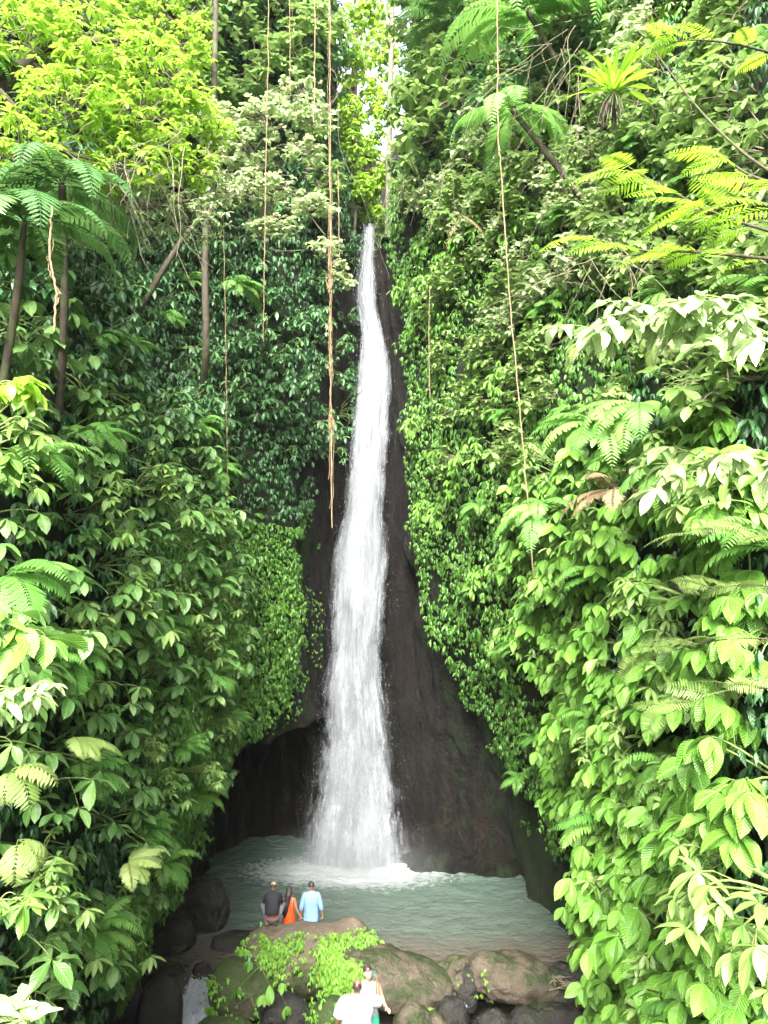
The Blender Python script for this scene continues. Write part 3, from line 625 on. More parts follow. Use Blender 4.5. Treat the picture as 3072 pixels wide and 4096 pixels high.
def c_rm(P): x, y, z = P.T; return is_right(P) & (y > 18) & (y < 27.4) & (z < 24) & (z > np.interp(y, [18, 22, 25, 27.4], [7, 9, 11, 14]))
place(3500, c_rm, 1.25, SM, (.6, 1.1), 'medium leaved vine shrub, right wall,', 'shrub', 'medium leaved shrubs near the waterfall', 110)
def c_rs(P): x, y, z = P.T; px, py = proj(P); return ~((px > 560) & (px < 665) & (py > 285) & (py < 400)) & is_right(P) & (y < 24) & (z >= 14.2) & (z < 30)
SP = [make_shrub('pale_leaf_shrub', 'pale_round', T_SMALL, 11, 60, .95, .17, 450 + i, (5, 8), 2.6, (-.8, .5), 'twig') for i in range(4)]
def c_rp(P): x, y, z = P.T; px, py = proj(P); return is_right(P) & (y > 15) & (y < 30) & (z > 16) & (py < np.interp(px, [400, 520, 700], [180, 330, 300]) ) & ~((px > 560) & (px < 665) & (py > 285) & (py < 400))
place(5000, c_rp, 1.15, SP, (.8, 1.3), 'pale small leaved shrub, upper right,', 'shrub', 'pale small leaved shrubs, upper right slope', 110)
place(7000, c_rs, 1.0, SS, (.8, 1.35), 'small leaved twiggy shrub, upper right,', 'shrub', 'small leaved shrubs on the upper right slope', 240)
def c_ls(P): x, y, z = P.T; return L(P) & (y < 30) & (z >= 15) & (z < 30)
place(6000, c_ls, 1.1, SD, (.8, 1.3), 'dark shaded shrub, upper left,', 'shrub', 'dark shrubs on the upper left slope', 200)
def c_top(P): x, y, z = P.T; return (z > 24) & (y > 24) & (y < 58)
ST_ = [make_shrub('leafy_treetop_shrub', 'leaf_small', T_SMALL, 12, 80, 1.7, .27, 600 + i, (5, 8), 2.6, (-.8, .5), 'twig') for i in range(3)]
place(5000, c_top, 1.7, ST_, (.9, 1.5), 'bushy rim shrub,', 'shrub', 'bushy shrubs on the rim', 150)
FN = [make_fern('hanging_fern', 'fern', 9, 1.1, .26, 700 + i, npair=22) for i in range(3)]
def c_fn(P): x, y, z = P.T; return (z < 20) & (z > np.interp(y, [8, 22], [3, 5])) & (y < 24)
place(1400, c_fn, 1.9, FN, (.6, 1.0), 'green arching fern among shrubs,', 'fern', 'ferns among the wall shrubs', 60, .35)
# ------------------------------------------------------------------ trees, tree ferns, palms, lianas and the sprays that lean in
def tree(name, trunk_pts, rad, limbs, blobs, T, lm, leaf, label, group=None, bark='bark', cat='tree', var_mu=.5, nleaf=(5, 8), pitch=(-.7, .5), seed=1, spread=3.0):
    rng = np.random.default_rng(seed); root = empty(name); tag(root, label, cat, group)
    tr = MB(); p = smooth(trunk_pts, 6); tr.tube(p, np.interp(np.linspace(0, 1, len(p)), np.linspace(0, 1, len(rad)), rad), 10)
    tr.build('trunk', M[bark], root)
    for lp in limbs:
        lb = MB(); q_ = smooth(lp, 5); lb.tube(q_, np.linspace(rad[-1] * .7, .012, len(q_)), 6); lb.build('limb', M[bark], root)
    cr = MB(); tw = MB(); crown(cr, tw, blobs, T, leaf, var_mu, nleaf, spread, pitch, rng)
    c = cr.build('crown', M[lm], root); tag(tw.build('twigs', M['twig'], c), kind='stuff'); return root
def B(px, py, Y, r, n): return (at(px, py, Y), r, n)

tree('overhanging_tree', [(-8.3, 12, 13), (-7.6, 12, 17), at(30, 60, 12), at(110, 40, 12)], [.22, .16, .10, .05],
     [[at(30, 60, 12), at(90, 110, 12), at(160, 120, 12.5)], [at(110, 40, 12), at(170, 50, 12.6), at(205, 100, 13)], [at(0, 90, 11.5), at(60, 150, 11.5), at(140, 165, 12.3)]],
     [B(25, 40, 12, (.9, .8, .6), 133), B(90, 55, 12, (.9, .8, .55), 152), B(150, 70, 12.6, (.7, .8, .5), 133), B(60, 105, 11.6, (.9, .8, .45), 133), B(135, 115, 12.2, (.8, .7, .4), 133),
      B(190, 105, 13, (.5, .6, .35), 87), B(190, 165, 13, (.45, .6, .3), 68), B(20, 150, 11, (.6, .6, .4), 76), B(120, 165, 12, (.7, .6, .35), 87), B(215, 130, 13.4, (.3, .4, .2), 30), B(60, 10, 12.5, (1.2, .8, .5), 133)],
     T_LONG, 'leaf_bright', .18, 'sunlit yellow green tree overhanging from the top left corner', seed=4, var_mu=.6, nleaf=(5, 8))
tree('understory_tree', [(-6.6, 14, 15), at(60, 250, 12.5), at(120, 215, 12.5), at(190, 200, 12.8)], [.07, .05, .04, .02], [[at(60, 250, 12.5), at(30, 200, 12), at(5, 190, 12)]],
     [B(20, 195, 12.4, (.9, .7, .45), 110), B(80, 190, 12.8, (.9, .8, .5), 130), B(140, 200, 12.8, (.8, .7, .45), 120), B(190, 215, 13.2, (.6, .6, .4), 80), B(110, 235, 13, (.8, .5, .3), 70), B(40, 245, 12.8, (.7, .5, .3), 60), B(215, 180, 13.6, (.45, .5, .4), 50)],
     T_LONG, 'pale_round', .15, 'pale olive leaved tree hanging directly under the sunlit yellow green canopy', seed=14, bark='bark')
tree('distant_tree', [(-5.8, 22, 22), (-5.6, 22, 26), at(170, 10, 21)], [.2, .14, .08], [[at(170, 20, 21), at(195, 30, 21)]],
     [B(165, 15, 21, (1.1, 1, .8), 110), B(190, 45, 20.5, (.6, .8, .6), 60), B(140, -10, 21, (1.2, 1, .8), 80)], T_SMALL, 'leaf_bright', .2, 'soft bright green tree top behind the overhanging tree, left of the tall trunk', seed=5)
tree('tall_tree', [at(203, 400, 21.6), at(206, 345, 20.5), at(205, 270, 20.5), at(207, 200, 20.7), at(214, 90, 21), at(216, -20, 21.4), at(217, -90, 21.6)], [.10, .095, .09, .085, .08, .07, .07],
     [[at(216, -40, 21.5), at(245, -60, 21.5)]], [B(235, -75, 21.5, (1.4, 1.2, .6), 60)], T_SMALL, 'leaf_small', .2, 'tall slim trunk rising through the foliage left of the hanging lianas', seed=6)
tree('leaning_tree', [(-6.3, 19, 17.2), at(190, 230, 18.6), at(235, 200, 18.6), at(285, 190, 18.4), at(325, 235, 18.2)], [.09, .06, .045, .03, .015],
     [[at(235, 200, 18.6), at(262, 140, 18.5), at(310, 112, 18.4)], [at(285, 190, 18.4), at(320, 210, 18.3), at(335, 215, 18.2)], [at(245, 205, 18.5), at(268, 248, 18.3), at(320, 252, 18), at(350, 282, 17.9)], [at(200, 215, 18.6), at(225, 175, 18.5), at(245, 120, 18.6)]],
     [B(270, 118, 18.5, (1.1, .7, .35), 144), B(312, 118, 18.4, (.55, .5, .28), 67), B(240, 150, 18.6, (.8, .7, .4), 96), B(300, 150, 18.4, (.6, .5, .22), 54), B(262, 185, 18.3, (.9, .6, .35), 96), B(310, 205, 18.2, (.6, .5, .22), 73), B(272, 225, 18.2, (.6, .5, .2), 57),
      B(325, 248, 18.0, (.38, .4, .2), 35), B(341, 268, 17.9, (.2, .25, .25), 24), B(349, 284, 17.9, (.16, .2, .1), 11), B(228, 195, 18.6, (.5, .5, .3), 54), B(215, 120, 18.8, (.8, .6, .45), 96), B(298, 92, 19, (.7, .6, .3), 64)],
     T_ROUND, 'pale_round', .15, 'leaning tree with small pale round leaves reaching toward the top of the waterfall', seed=7, bark='bark', nleaf=(3, 6), var_mu=.55, spread=2.6)
# the trees seen through the notch above the fall, sky behind them
tree('valley_tree', [(-1.9, 36, 24), at(352, 120, 37), at(356, 30, 38)], [.25, .2, .12], [[at(352, 120, 37), at(372, 90, 37)]],
     [B(352, 150, 36, (.8, 1, 1.8), 150), B(366, 205, 36, (.42, .6, 1.2), 90), B(362, 175, 36.5, (.7, .6, 1.2), 90), B(345, 75, 38, (1.7, 1.5, 1.8), 200), B(374, 30, 40, (1.0, 1.2, 1.5), 110), B(392, 70, 40, (.5, .8, 1.4), 50)],
     T_SMALL, 'leaf_bright', .34, 'backlit yellow green tree in the notch directly above the waterfall', seed=8, pitch=(-1.3, .1))
tree('valley_bush', [(-1.3, 31.3, 23), at(356, 200, 31.2), at(350, 110, 31.2)], [.07, .05, .03], [],
     [B(352, 60, 31.3, (.6, .5, 1.0), 90), B(376, 100, 33, (.5, .5, .9), 90), B(384, 45, 33, (.6, .5, .8), 80), B(372, 145, 32, (.4, .4, .6), 60), B(374, 185, 32, (.26, .3, .5), 40), B(380, 120, 31.6, (.22, .3, .8), 50), B(380, 175, 31.4, (.18, .25, .7), 40), B(379, 212, 31, (.14, .2, .3), 20), B(362, 10, 33, (.8, .5, .7), 90), B(350, 115, 31.2, (.55, .5, .8), 90), B(357, 150, 31.1, (.5, .5, .7), 90), B(362, 185, 31, (.38, .4, .6), 70), B(367, 212, 32, (.22, .3, .4), 44)], T_SMALL, 'leaf_bright', .24, 'sunny bush filling the narrow cleft right above the waterfall lip', seed=13, pitch=(-1.2, .3))
tree('pale_trunk_tree', [at(388, 235, 30.6), at(389, 150, 30.6), at(391, 60, 30.8), at(393, -30, 31)], [.13, .12, .11, .10], [[at(391, 50, 30.8), at(408, 15, 31)]],
     [B(388, -34, 34, (1.3, 1.2, .7), 60)], T_SMALL, 'leaf_small', .3, 'pale upright trunk standing against the sky right of the notch', seed=9, bark='bark_pale')
tree('rim_tree', [(2.2, 31, 24), at(432, 60, 31), at(440, -10, 31)], [.2, .15, .1], [], [B(444, 100, 30.5, (1.3, 1, 1.4), 170), B(470, 45, 30.5, (1.2, 1, 1.4), 140), B(418, 130, 30.5, (.55, .8, 1.2), 80)],
     T_SMALL, 'leaf_small', .25, 'bushy green tree on the right rim beside the pale trunk', seed=10)
tree('rim_tree', [(-3.6, 30, 25), at(300, 40, 30), at(305, -30, 30)], [.2, .15, .1], [], [B(300, 60, 29.5, (1.6, 1, 1.9), 190), B(325, 20, 30, (.9, .9, 1.4), 90), B(262, 30, 28, (1.3, 1, 1.3), 120)],
     T_SMALL, 'leaf_dark', .24, 'dark leafy tree on the left rim behind the hanging lianas', seed=11, pitch=(-1.2, .1))
tree('slender_tree', [at(672, 520, 0.1) * 0 + np.array([5.0, 17, 14.2]), at(620, 360, 16.2), at(618, 250, 16.5), at(600, 150, 17)], [.05, .05, .04, .02], [], [B(606, 180, 16.5, (.8, .7, .4), 40), B(590, 150, 17, (.8, .6, .3), 40)],
     T_SMALL, 'leaf_small', .15, 'slender pale stemmed tree in the middle of the right slope', seed=12, bark='twig')

def tree_fern(name, base, top, az0, nf, length, plen, label, seed, lm='fern', rad=.07, elev=(.25, .8), droop=(1.3, 2.0), arc=(-3.1, 3.1), npair=20, T=PIN_W, bark='bark', sag=.2):
    rng = np.random.default_rng(seed); root = empty(name); tag(root, label, 'tree fern')
    tr = MB(); p = bez(base, (np.array(base) + np.array(top)) / 2 + (.12, 0, -.1), top, 14); tr.tube(p, np.linspace(rad * 1.2, rad * .8, 14) * (1 + .08 * rng.normal(0, 1, 14)), 9); tr.build('trunk', M[bark], root)
    for i in range(nf):
        mb = MB(); pinnate(mb, mb, np.array(top), az0 + np.interp(i, [0, nf - 1], arc) + rng.normal(0, .1), length * rng.uniform(.8, 1.1), rng.uniform(*elev), rng.uniform(*droop), npair, plen, T, rng.random(), rng=rng, hang=.18, rr=.011, sag2=sag)
        mb.build('frond', M[lm], root)
    return root
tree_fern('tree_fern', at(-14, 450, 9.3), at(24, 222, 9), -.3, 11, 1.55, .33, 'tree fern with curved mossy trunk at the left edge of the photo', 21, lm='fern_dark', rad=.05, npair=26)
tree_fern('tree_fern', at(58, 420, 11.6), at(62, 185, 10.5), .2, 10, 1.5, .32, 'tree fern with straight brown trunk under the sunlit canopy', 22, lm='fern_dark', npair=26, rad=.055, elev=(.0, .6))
tree_fern('tree_fern', (5.6, 19.3, 21.5), at(528, 12, 19), 2.9, 13, 2.9, .55, 'large tree fern with pale arching fronds near the top right', 23, npair=30, elev=(.1, .7), lm='fern')
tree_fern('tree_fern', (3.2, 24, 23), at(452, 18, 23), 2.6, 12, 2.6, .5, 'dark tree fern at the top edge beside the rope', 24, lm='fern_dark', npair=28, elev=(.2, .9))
tree_fern('tree_fern', (5.3, 17.5, 18.8), at(512, 110, 17), 3.3, 9, 1.9, .38, 'tree fern with drooping pale fronds crossing the rope', 25, npair=28, elev=(0, .6), lm='fern', T=PIN)

def palm(label, c, nf, L_, seed, h=4):
    rng = np.random.default_rng(seed); root = empty('palm_tree'); tag(root, label, 'palm'); c = np.array(c)
    tr = MB(); tr.tube(bez(c - (0.3, 0, h), c - (0, 0, h / 2), c, 8), [.14] * 8, 8); tr.build('trunk', M['bark'], root)
    for i in range(nf):
        mb = MB(); pinnate(mb, mb, c, i * 2.4 + rng.normal(0, .2), L_ * rng.uniform(.8, 1.1), rng.uniform(.2, 1.1), rng.uniform(1.4, 2.4), 34, L_ * .22, leaf_T(1, .09, .3, .05, .8, 4), rng.random() * .6, rng=rng, ang=.95, hang=.55, rr=.02)
        mb.build('frond', M['fern'], root)
palm('palm with hanging dark fronds left of the notch at the top', at(334, 62, 31), 8, 2.2, 31)
palm('small palm standing directly over the lip of the waterfall', at(368, 150, 31.5), 6, .95, 32, 2.2)

# bird's nest fern
def nest_fern(c, n, L_, label, seed):
    rng = np.random.default_rng(seed); root = empty('birds_nest_fern'); tag(root, label, 'fern'); c = np.array(c)
    T = leaf_T(1, .13, .30, .12, .85, 9, wave=.25); mb = MB(); az = np.arange(n) * 2.4; pt = rng.uniform(.1, 1.35, n)
    D = np.stack([np.cos(az) * np.cos(pt), np.sin(az) * np.cos(pt), np.sin(pt)], -1)
    mb.batch(T, frames(D, None, L_ * rng.uniform(.7, 1.1, n)), np.tile(c, (n, 1)) + D * .05, rng.random(n) * .9); mb.build('foliage', M['feather'], root)
    rt = MB()
    for i in range(40):
        a = rng.uniform(0, 6.28); o = np.array([math.cos(a), math.sin(a), 0]) * rng.uniform(.05, .22)
        rt.tube(bez(c, c + o + (0, 0, -.15), c + o * 1.3 + (0, 0, -rng.uniform(.25, .6)), 5), .012, 4)
    rt.build('root_ball', M['bark'], root)
nest_fern(at(614, 92, 13.5), 34, .82, 'bright green birds nest fern perched high on the right slope', 41)
nest_fern(at(655, 50, 15.5), 18, .8, 'shaded strap leaved fern above and right of the bright birds nest fern', 42)

# ---- hanging ferns at their places on the walls
def wall_fern(px, py, Y, az, nf, L_, plen, label, seed, lm='fern', T=PIN, elev=(-.1, .7), droop=(1.2, 2.1), arc=(-1.1, 1.1), npair=24, name='hanging_fern'):
    r = make_fern(name, lm, nf, L_, plen, seed, arc, elev, droop, npair, T); r.location = at(px, py, Y); r.rotation_euler = (0, 0, az); tag(r, label, 'fern'); return r
PI = math.pi
wall_fern(600, 425, 12.2, -2.5, 9, 1.35, .30, 'pale fern with long drooping fronds, topmost of the ferns on the right wall', 51)
wall_fern(640, 405, 11.8, -2.0, 8, 1.25, .28, 'yellowish fern hanging below the mossy patch on the right wall', 52)
wall_fern(665, 470, 11.0, -2.4, 7, 1.0, .26, 'green fern beside the pale leaf spray on the right wall', 53)
wall_fern(540, 510, 13.2, -2.4, 8, 1.15, .27, 'fern at the lower end of the rope on the right wall', 54)
wall_fern(615, 490, 11.4, -2.3, 5, .95, .22, 'withered tan fern hanging under the pale ferns', 55, 'dry')
wall_fern(664, 330, 11.5, -1.8, 6, .8, .22, 'limp yellow fern under the overhanging pale spray', 56, 'fern_yellow', elev=(-.6, 0))
wall_fern(72, 738, 8.6, -.3, 3, .62, .15, 'large pale yellow fern frond standing out of the lower left bank', 57, 'fern_yellow', PIN_W, (0, .4), (1.0, 1.7), (-.7, .4), 26)
wall_fern(128, 862, 10.5, 0, 6, .6, .17, 'pale fern tuft on the lower left bank near the water', 58, 'fern_yellow', PIN_W, (.1, .7), (1, 1.6))
wall_fern(8, 575, 7.5, -.1, 6, .8, .24, 'green fern at the left edge halfway up', 59, 'fern', PIN_W)
wall_fern(12, 770, 7, -.2, 6, .5, .2, 'pale broad toothed fern at the left edge', 60, 'fern_yellow', leaf_T(1, .3, .2, .05, .8, 6, serr=.25), npair=11)
wall_fern(18, 840, 7, -.1, 5, .45, .18, 'drooping toothed fern low at the left edge', 61, 'fern_yellow', leaf_T(1, .3, .2, .05, .8, 6, serr=.25), (-.4, .2), npair=11)
wall_fern(62, 655, 10, 0, 7, .9, .25, 'fern arching between broad leaves on the left bank', 62, 'fern', PIN_W)
wall_fern(215, 470, 21.8, -.2, 8, 1.3, .3, 'fern at the edge of the left bank below the tall trunk', 63, 'fern')
wall_fern(246, 512, 25.2, -.5, 6, 1.1, .3, 'fern on the shaded rock left of the fall', 64, 'fern')
wall_fern(235, 285, 22.5, -.4, 8, 1.3, .32, 'fern beside the foot of the tall trunk', 65, 'fern')
wall_fern(462, 215, 22, -1.8, 2, 1.2, .18, 'dead brown fern frond hanging left of the rope', 66, 'dry', elev=(-.9, -.4), droop=(.4, .8))
wall_fern(590, 345, 14, -2.3, 6, .8, .2, 'small fern growing out of the mossy patch', 67, 'fern_yellow')

# feathery branches leaning in from the right, close to the camera
def feather_branch(pts, label, seed, nl=10, L_=.42, pl=.13, lm='feather', side=1, T=leaf_T(1, .16, .08, .0, .8, 3), rad=.014, cat='branch', name='feathery_branch', npair=16, az0=PI, start=.15):
    rng = np.random.default_rng(seed); root = empty(name); tag(root, label, cat)
    p = smooth(pts, 8); br = MB(); br.tube(p, np.linspace(rad, rad * .35, len(p)), 7); br.build('branch', M['twig_dark'], root)
    for i in range(nl):
        s = start + (1 - start) * i / max(1, nl - 1); k = s * (len(p) - 1.001); a = int(k); q_ = p[a] * (1 - k + a) + p[a + 1] * (k - a)
        mb = MB(); pinnate(mb, mb, q_, az0 + (1 if i % 2 else -1) * rng.uniform(.1, 1.0), L_ * rng.uniform(.7, 1.1), rng.uniform(-.1, .45), rng.uniform(.3, 1.0), npair, pl, T, rng.random(), rng=rng, hang=.1, rr=.004, ang=1.2, roll=rng.uniform(-.5, .9))
        mb.build('leaf_spray', M[lm], root)
feather_branch([at(790, 185, 6), at(740, 150, 6.2), at(698, 108, 6.4), at(655, 52, 6.6)], 'bare dark branch ending in a cut stub, crossing the top right', 71, 0)
feather_branch([at(800, 60, 7.4), at(740, 45, 7.2), at(700, 40, 7), at(672, 42, 7)], 'feathery bright green branch at the very top right', 72, 8, .5, .12)
feather_branch([at(800, 240, 6), at(720, 215, 6), at(660, 185, 6.1), at(625, 165, 6.2)], 'feathery yellow green branch, uppermost of those below the birds nest fern', 73, 13, .5, .13, start=.2)
feather_branch([at(800, 262, 5.6), at(700, 252, 5.8), at(640, 250, 6), at(580, 235, 6.2)], 'long thin branch with feathery leaves ending in a bare twig', 74, 9, .46, .13, start=.1)
feather_branch([at(800, 190, 5.4), at(750, 175, 5.5), at(715, 150, 5.6)], 'feathery branch with yellow young leaves at the right edge', 75, 9, .42, .12)
feather_branch([at(800, 215, 5), at(740, 200, 5.2), at(690, 215, 5.4)], 'broad feathery spray against the right edge', 76, 9, .5, .14)
for i, (a, b_, c_, lb) in enumerate([((810, 640, 5.5), (720, 640, 5.8), (640, 660, 6.2), 'airy pale frond branch above the large veined leaves'), ((810, 690, 5.2), (730, 690, 5.5), (665, 715, 5.8), 'airy pale frond branch across the large veined leaves'),
                             ((810, 590, 5.8), (730, 585, 6), (670, 600, 6.4), 'airy pale frond branch reaching left over the right bank'), ((810, 545, 6.2), (740, 530, 6.5), (680, 535, 6.8), 'thin feathery branch at the right edge halfway down')]):
    feather_branch([at(*a), at(*b_), at(*c_)], lb, 80 + i, 8, .42, .10, 'fern_yellow', T=leaf_T(1, .14, .1, .0, .8, 3), rad=.007, npair=18)

T_PALE = leaf_T(1, .38, .3, .12, 1.0, 6, wave=.08)
def leaf_branch(pts, label, seed, n, leaf, lm='pale', T=T_BROAD, az0=PI, name='leafy_branch', rad=.01, pitch=(-.9, .2), subs=6, sub_l=.35, spread=1.6, nleaf=(2, 4)):
    rng = np.random.default_rng(seed); root = empty(name); tag(root, label, 'branch'); p = smooth(pts, 8); br = MB(); br.tube(p, np.linspace(rad, rad * .4, len(p)), 6); P = []
    for i in range(subs):
        k = int((.1 + .9 * i / subs) * (len(p) - 1)); a = az0 + rng.uniform(-1.0, 1.0); e = p[k] + np.array([math.cos(a), math.sin(a) * .8, rng.uniform(-.5, .35)]) * sub_l * rng.uniform(.5, 1)
        c = bez(p[k], (p[k] + e) / 2 + (0, 0, .06), e, 6); br.tube(c, np.linspace(rad * .5, rad * .25, 6), 5); P += [c[2], c[4], c[5]]
    P += list(p[len(p) // 3::2]); P = np.array(P); P = P[rng.permutation(len(P))[:n]]
    br.build('branch', M['stem'], root); lf = MB(); rosettes(lf, T, P, np.full(len(P), az0) + rng.normal(0, .5, len(P)), leaf, nleaf, spread, pitch, rng.random(len(P)), rng); lf.build('foliage', M[lm], root)
leaf_branch([at(800, 350, 4.4), at(720, 315, 4.5), at(650, 318, 4.7), at(600, 345, 4.8)], 'washed out pale leafy branch reaching in from the right edge, one third down', 91, 46, .20, subs=13, T=T_PALE, nleaf=(3, 5), pitch=(-.75, .1), sub_l=.42)
leaf_branch([at(800, 330, 4.1), at(740, 300, 4.2), at(690, 300, 4.3)], 'washed out branch with broad leaves above the largest washed out spray', 92, 22, .2, 'pale', T=T_PALE)
leaf_branch([at(800, 470, 4.6), at(740, 455, 4.7), at(690, 470, 4.8), at(655, 490, 5)], 'washed out leafy branch reaching in from the right edge near the middle', 93, 20, .19, T=T_PALE, nleaf=(3, 5))
leaf_branch([at(-30, 400, 5), at(0, 385, 5), at(22, 380, 5.1)], 'pale yellow green leafy branch at the left edge', 94, 16, .17, 'leaf_bright', az0=0, sub_l=.2)
leaf_branch([at(-30, 460, 5.2), at(-5, 455, 5.2), at(18, 470, 5.2)], 'bright leafy branch at the left edge, just under the yellow green one', 95, 8, .2, 'leaf_vein', az0=0, sub_l=.15)
leaf_branch([at(-40, 1040, 4), at(-5, 1020, 4), at(20, 1010, 4)], 'washed out pale leaf cluster in the bottom left corner', 96, 12, .17, 'pale', az0=.3, sub_l=.15, pitch=(-.3, .9), spread=3)
leaf_branch([at(-40, 640, 5.4), at(0, 620, 5.4), at(50, 640, 5.5)], 'large glossy leaves on a branch at the left edge below the middle', 97, 10, .3, 'leaf_vein', az0=0, sub_l=.2)
leaf_branch([at(-40, 700, 5), at(0, 690, 5), at(45, 690, 5.2)], 'washed out narrow leaved branch at the lower left edge', 98, 16, .16, 'pale', T=T_LONG, az0=0, sub_l=.25, nleaf=(4, 7), spread=2.4)
leaf_branch([at(-40, 920, 5), at(0, 900, 5), at(30, 905, 5.2)], 'light leaf rosette at the left edge near the bottom', 99, 8, .2, 'leaf_vein', T=T_LONG, az0=0, sub_l=.15, nleaf=(4, 7), spread=3)

# ---- lianas and ropes
def liana(name, pts, r, label, cat='liana', mat='liana', tangles=(), seed=1, group=None, extra=0):
    rng = np.random.default_rng(seed); mb = MB(); p = smooth(pts, 10); p = p + rng.normal(0, .006, p.shape); mb.tube(p, r, 6)
    for e in range(extra):
        a = rng.uniform(0, .8); i0 = int(a * (len(p) - 2)); seg = p[i0:]; o = np.stack([np.sin(np.linspace(0, 9, len(seg)) + e) * .035 + rng.normal(0, .008, len(seg)), rng.normal(0, .02, len(seg)), np.zeros(len(seg))], -1)
        mb.tube((seg + o)[:max(3, int(len(seg) * rng.uniform(.4, 1)))], r * .45, 4)
    for (k, n, s, ln) in tangles:
        c = p[int(k * (len(p) - 1))]
        for i in range(n):
            o = rng.normal(0, s, (6, 3)); o[:, 2] = np.linspace(ln * .3, -ln, 6) * rng.uniform(.4, 1.1) + rng.normal(0, .03, 6); o[:, 0] *= np.linspace(.2, 1, 6) ; mb.tube(smooth(list(c + o), 3), .006, 4)
    o = mb.build(name, M[mat]); tag(o, label, cat, group); return o
V_ = lambda l, Y: [at(px, py, Y) for px, py in l]
liana('hanging_liana', V_([(269, -40), (268, 60), (266, 160), (264.5, 250), (263, 341)], 16), .0095, 'long thin liana hanging straight down, leftmost of the pale ones at the top', seed=1)
liana('hanging_liana', V_([(289, -40), (290, 40), (290, 92)], 18), .008, 'short liana hanging at the top, second from the left', seed=2)
liana('hanging_liana', V_([(314, -40), (315, 50), (314, 122)], 15), .0105, 'short thick liana hanging at the top, left of the tangled one', seed=3)
liana('hanging_liana', V_([(329.5, -40), (330, 100), (330, 250), (330.5, 340), (331, 430), (332, 528)], 15.5), .0105, 'longest liana with frayed root tangles, hanging just left of the waterfall', tangles=[(.43, 26, .035, .55), (.62, 10, .02, .4), (.76, 22, .045, .35)], seed=4, extra=5)
liana('hanging_liana', V_([(338, 170), (339, 215), (339.5, 262)], 24), .012, 'short faint liana beside the top of the waterfall', seed=5)
liana('hanging_liana', V_([(223, 215), (225, 300), (226.5, 400), (228, 498)], 19), .007, 'faint thin liana hanging in front of the left rock face', seed=6, extra=1)
liana('hanging_liana', V_([(430, 285), (429, 330), (430, 398)], 23), .010, 'faint thin liana on the right side level with the top half of the fall', seed=7)
liana('climbing_rope', V_([(497, -40), (497.5, 60), (498, 135), (501, 170), (509, 290), (519, 400), (527, 490), (534, 580)], 14.5), .012, 'long tan rope running down the right wall with a knot', 'rope', tangles=[(.36, 8, .012, .12)], seed=8)
liana('aerial_root', V_([(52, 205), (50, 255), (56, 290), (54, 332)], 8.2), .012, 'brown aerial root dangling under the left tree fern', 'root', seed=9, extra=3)
def tangle(name, c, spread, n, ln, label, seed, mat='twig', dirv=(-.5, 0, -.6)):
    rng = np.random.default_rng(seed); mb = MB(); c = np.array(c, float); dv = np.array(dirv)
    for i in range(n):
        s = c + rng.normal(0, 1, 3) * np.array(spread) * .6; pts = [s]
        d = dv + rng.normal(0, .45, 3)
        for k in range(5): d = d + rng.normal(0, .38, 3) + (0, 0, -.08); pts.append(pts[-1] + d * ln * .2)
        mb.tube(smooth(pts, 3), np.linspace(.007, .0025, 16), 4)
    o = mb.build(name, M[mat]); tag(o, label, 'vines')
tangle('twining_stems', at(565, 45, 15), (.9, .6, .5), 26, 1.5, 'tangle of bare whitish stems left of the birds nest fern', 1)
tangle('twining_stems', at(700, 75, 14), (1.0, .6, .7), 9, 1.0, 'bare pale stems in shade at the upper right', 2)
tangle('twining_stems', at(90, 165, 11), (1.2, .5, .4), 40, .8, 'curly pale vine stems hanging under the sunlit canopy at upper left', 3, dirv=(.1, 0, -.7))
tangle('twining_stems', at(180, 190, 13), (.8, .5, .4), 14, .9, 'thin vine stems between the canopy and the leaning tree', 4, dirv=(.2, 0, -.7))
tangle('twining_stems', at(430, 160, 22), (1.0, .6, .8), 14, 1.2, 'grey dangling stems on the right rim beside the waterfall lip', 5, dirv=(0, 0, -.9))
tangle('twining_stems', at(620, 260, 13), (.8, .5, .3), 26, .9, 'drooping pale stems above the mossy patch', 6, dirv=(0, 0, -.8))
tangle('twining_stems', at(320, 70, 26), (1.6, .8, 1.2), 36, 2.6, 'dim vertical stems on the left rim behind the lianas', 7, dirv=(0, 0, -1))
# ------------------------------------------------------------------ boulders
def boulder(name, c, r, mat, label, seed, ex=.75, warp=None, rot=(0, 0, 0), rough=.10, res=5, fine=.03, cat='boulder', fs=1.0, ridge=.0):
    import bmesh
    bm = bmesh.new(); bmesh.ops.create_icosphere(bm, subdivisions=res, radius=1)
    r = np.array(r, float); c = np.array(c, float); V = np.array([v.co[:] for v in bm.verts])
    V = np.sign(V) * np.abs(V) ** ex; V /= np.maximum(1e-6, (np.abs(V) ** (2.2)).sum(1, keepdims=True) ** (1 / 2.2)); V = V * r
    V = V @ np.array(Matrix.Rotation(rot[1], 3, 'Y') @ Matrix.Rotation(rot[0], 3, 'X')).T @ np.array(Matrix.Rotation(rot[2], 3, 'Z')).T
    nn = unit(V / r); m = float(r.mean())
    V = V + nn * (vnoise(V, (.9 / m * fs,) * 3, seed * 3.3, 4) * rough * m + vnoise(V, (3.6 / m * fs,) * 3, seed * 5.1, 5) * fine * m)[:, None]
    if ridge: V = V + nn * ((.22 - np.abs(vnoise(V, (1.1 / m,) * 3, seed * 7.7, 4))) * ridge * m)[:, None]
    if warp: V = warp(V)
    V = V + c
    for v, p in zip(bm.verts, V): v.co = p
    bm.normal_update(); me = bpy.data.meshes.new(name); bm.to_mesh(me); bm.free(); me.polygons.foreach_set('use_smooth', [True] * len(me.polygons))
    me.materials.append(M[mat]); o = bpy.data.objects.new(name, me); COL.objects.link(o); tag(o, label, cat); return o
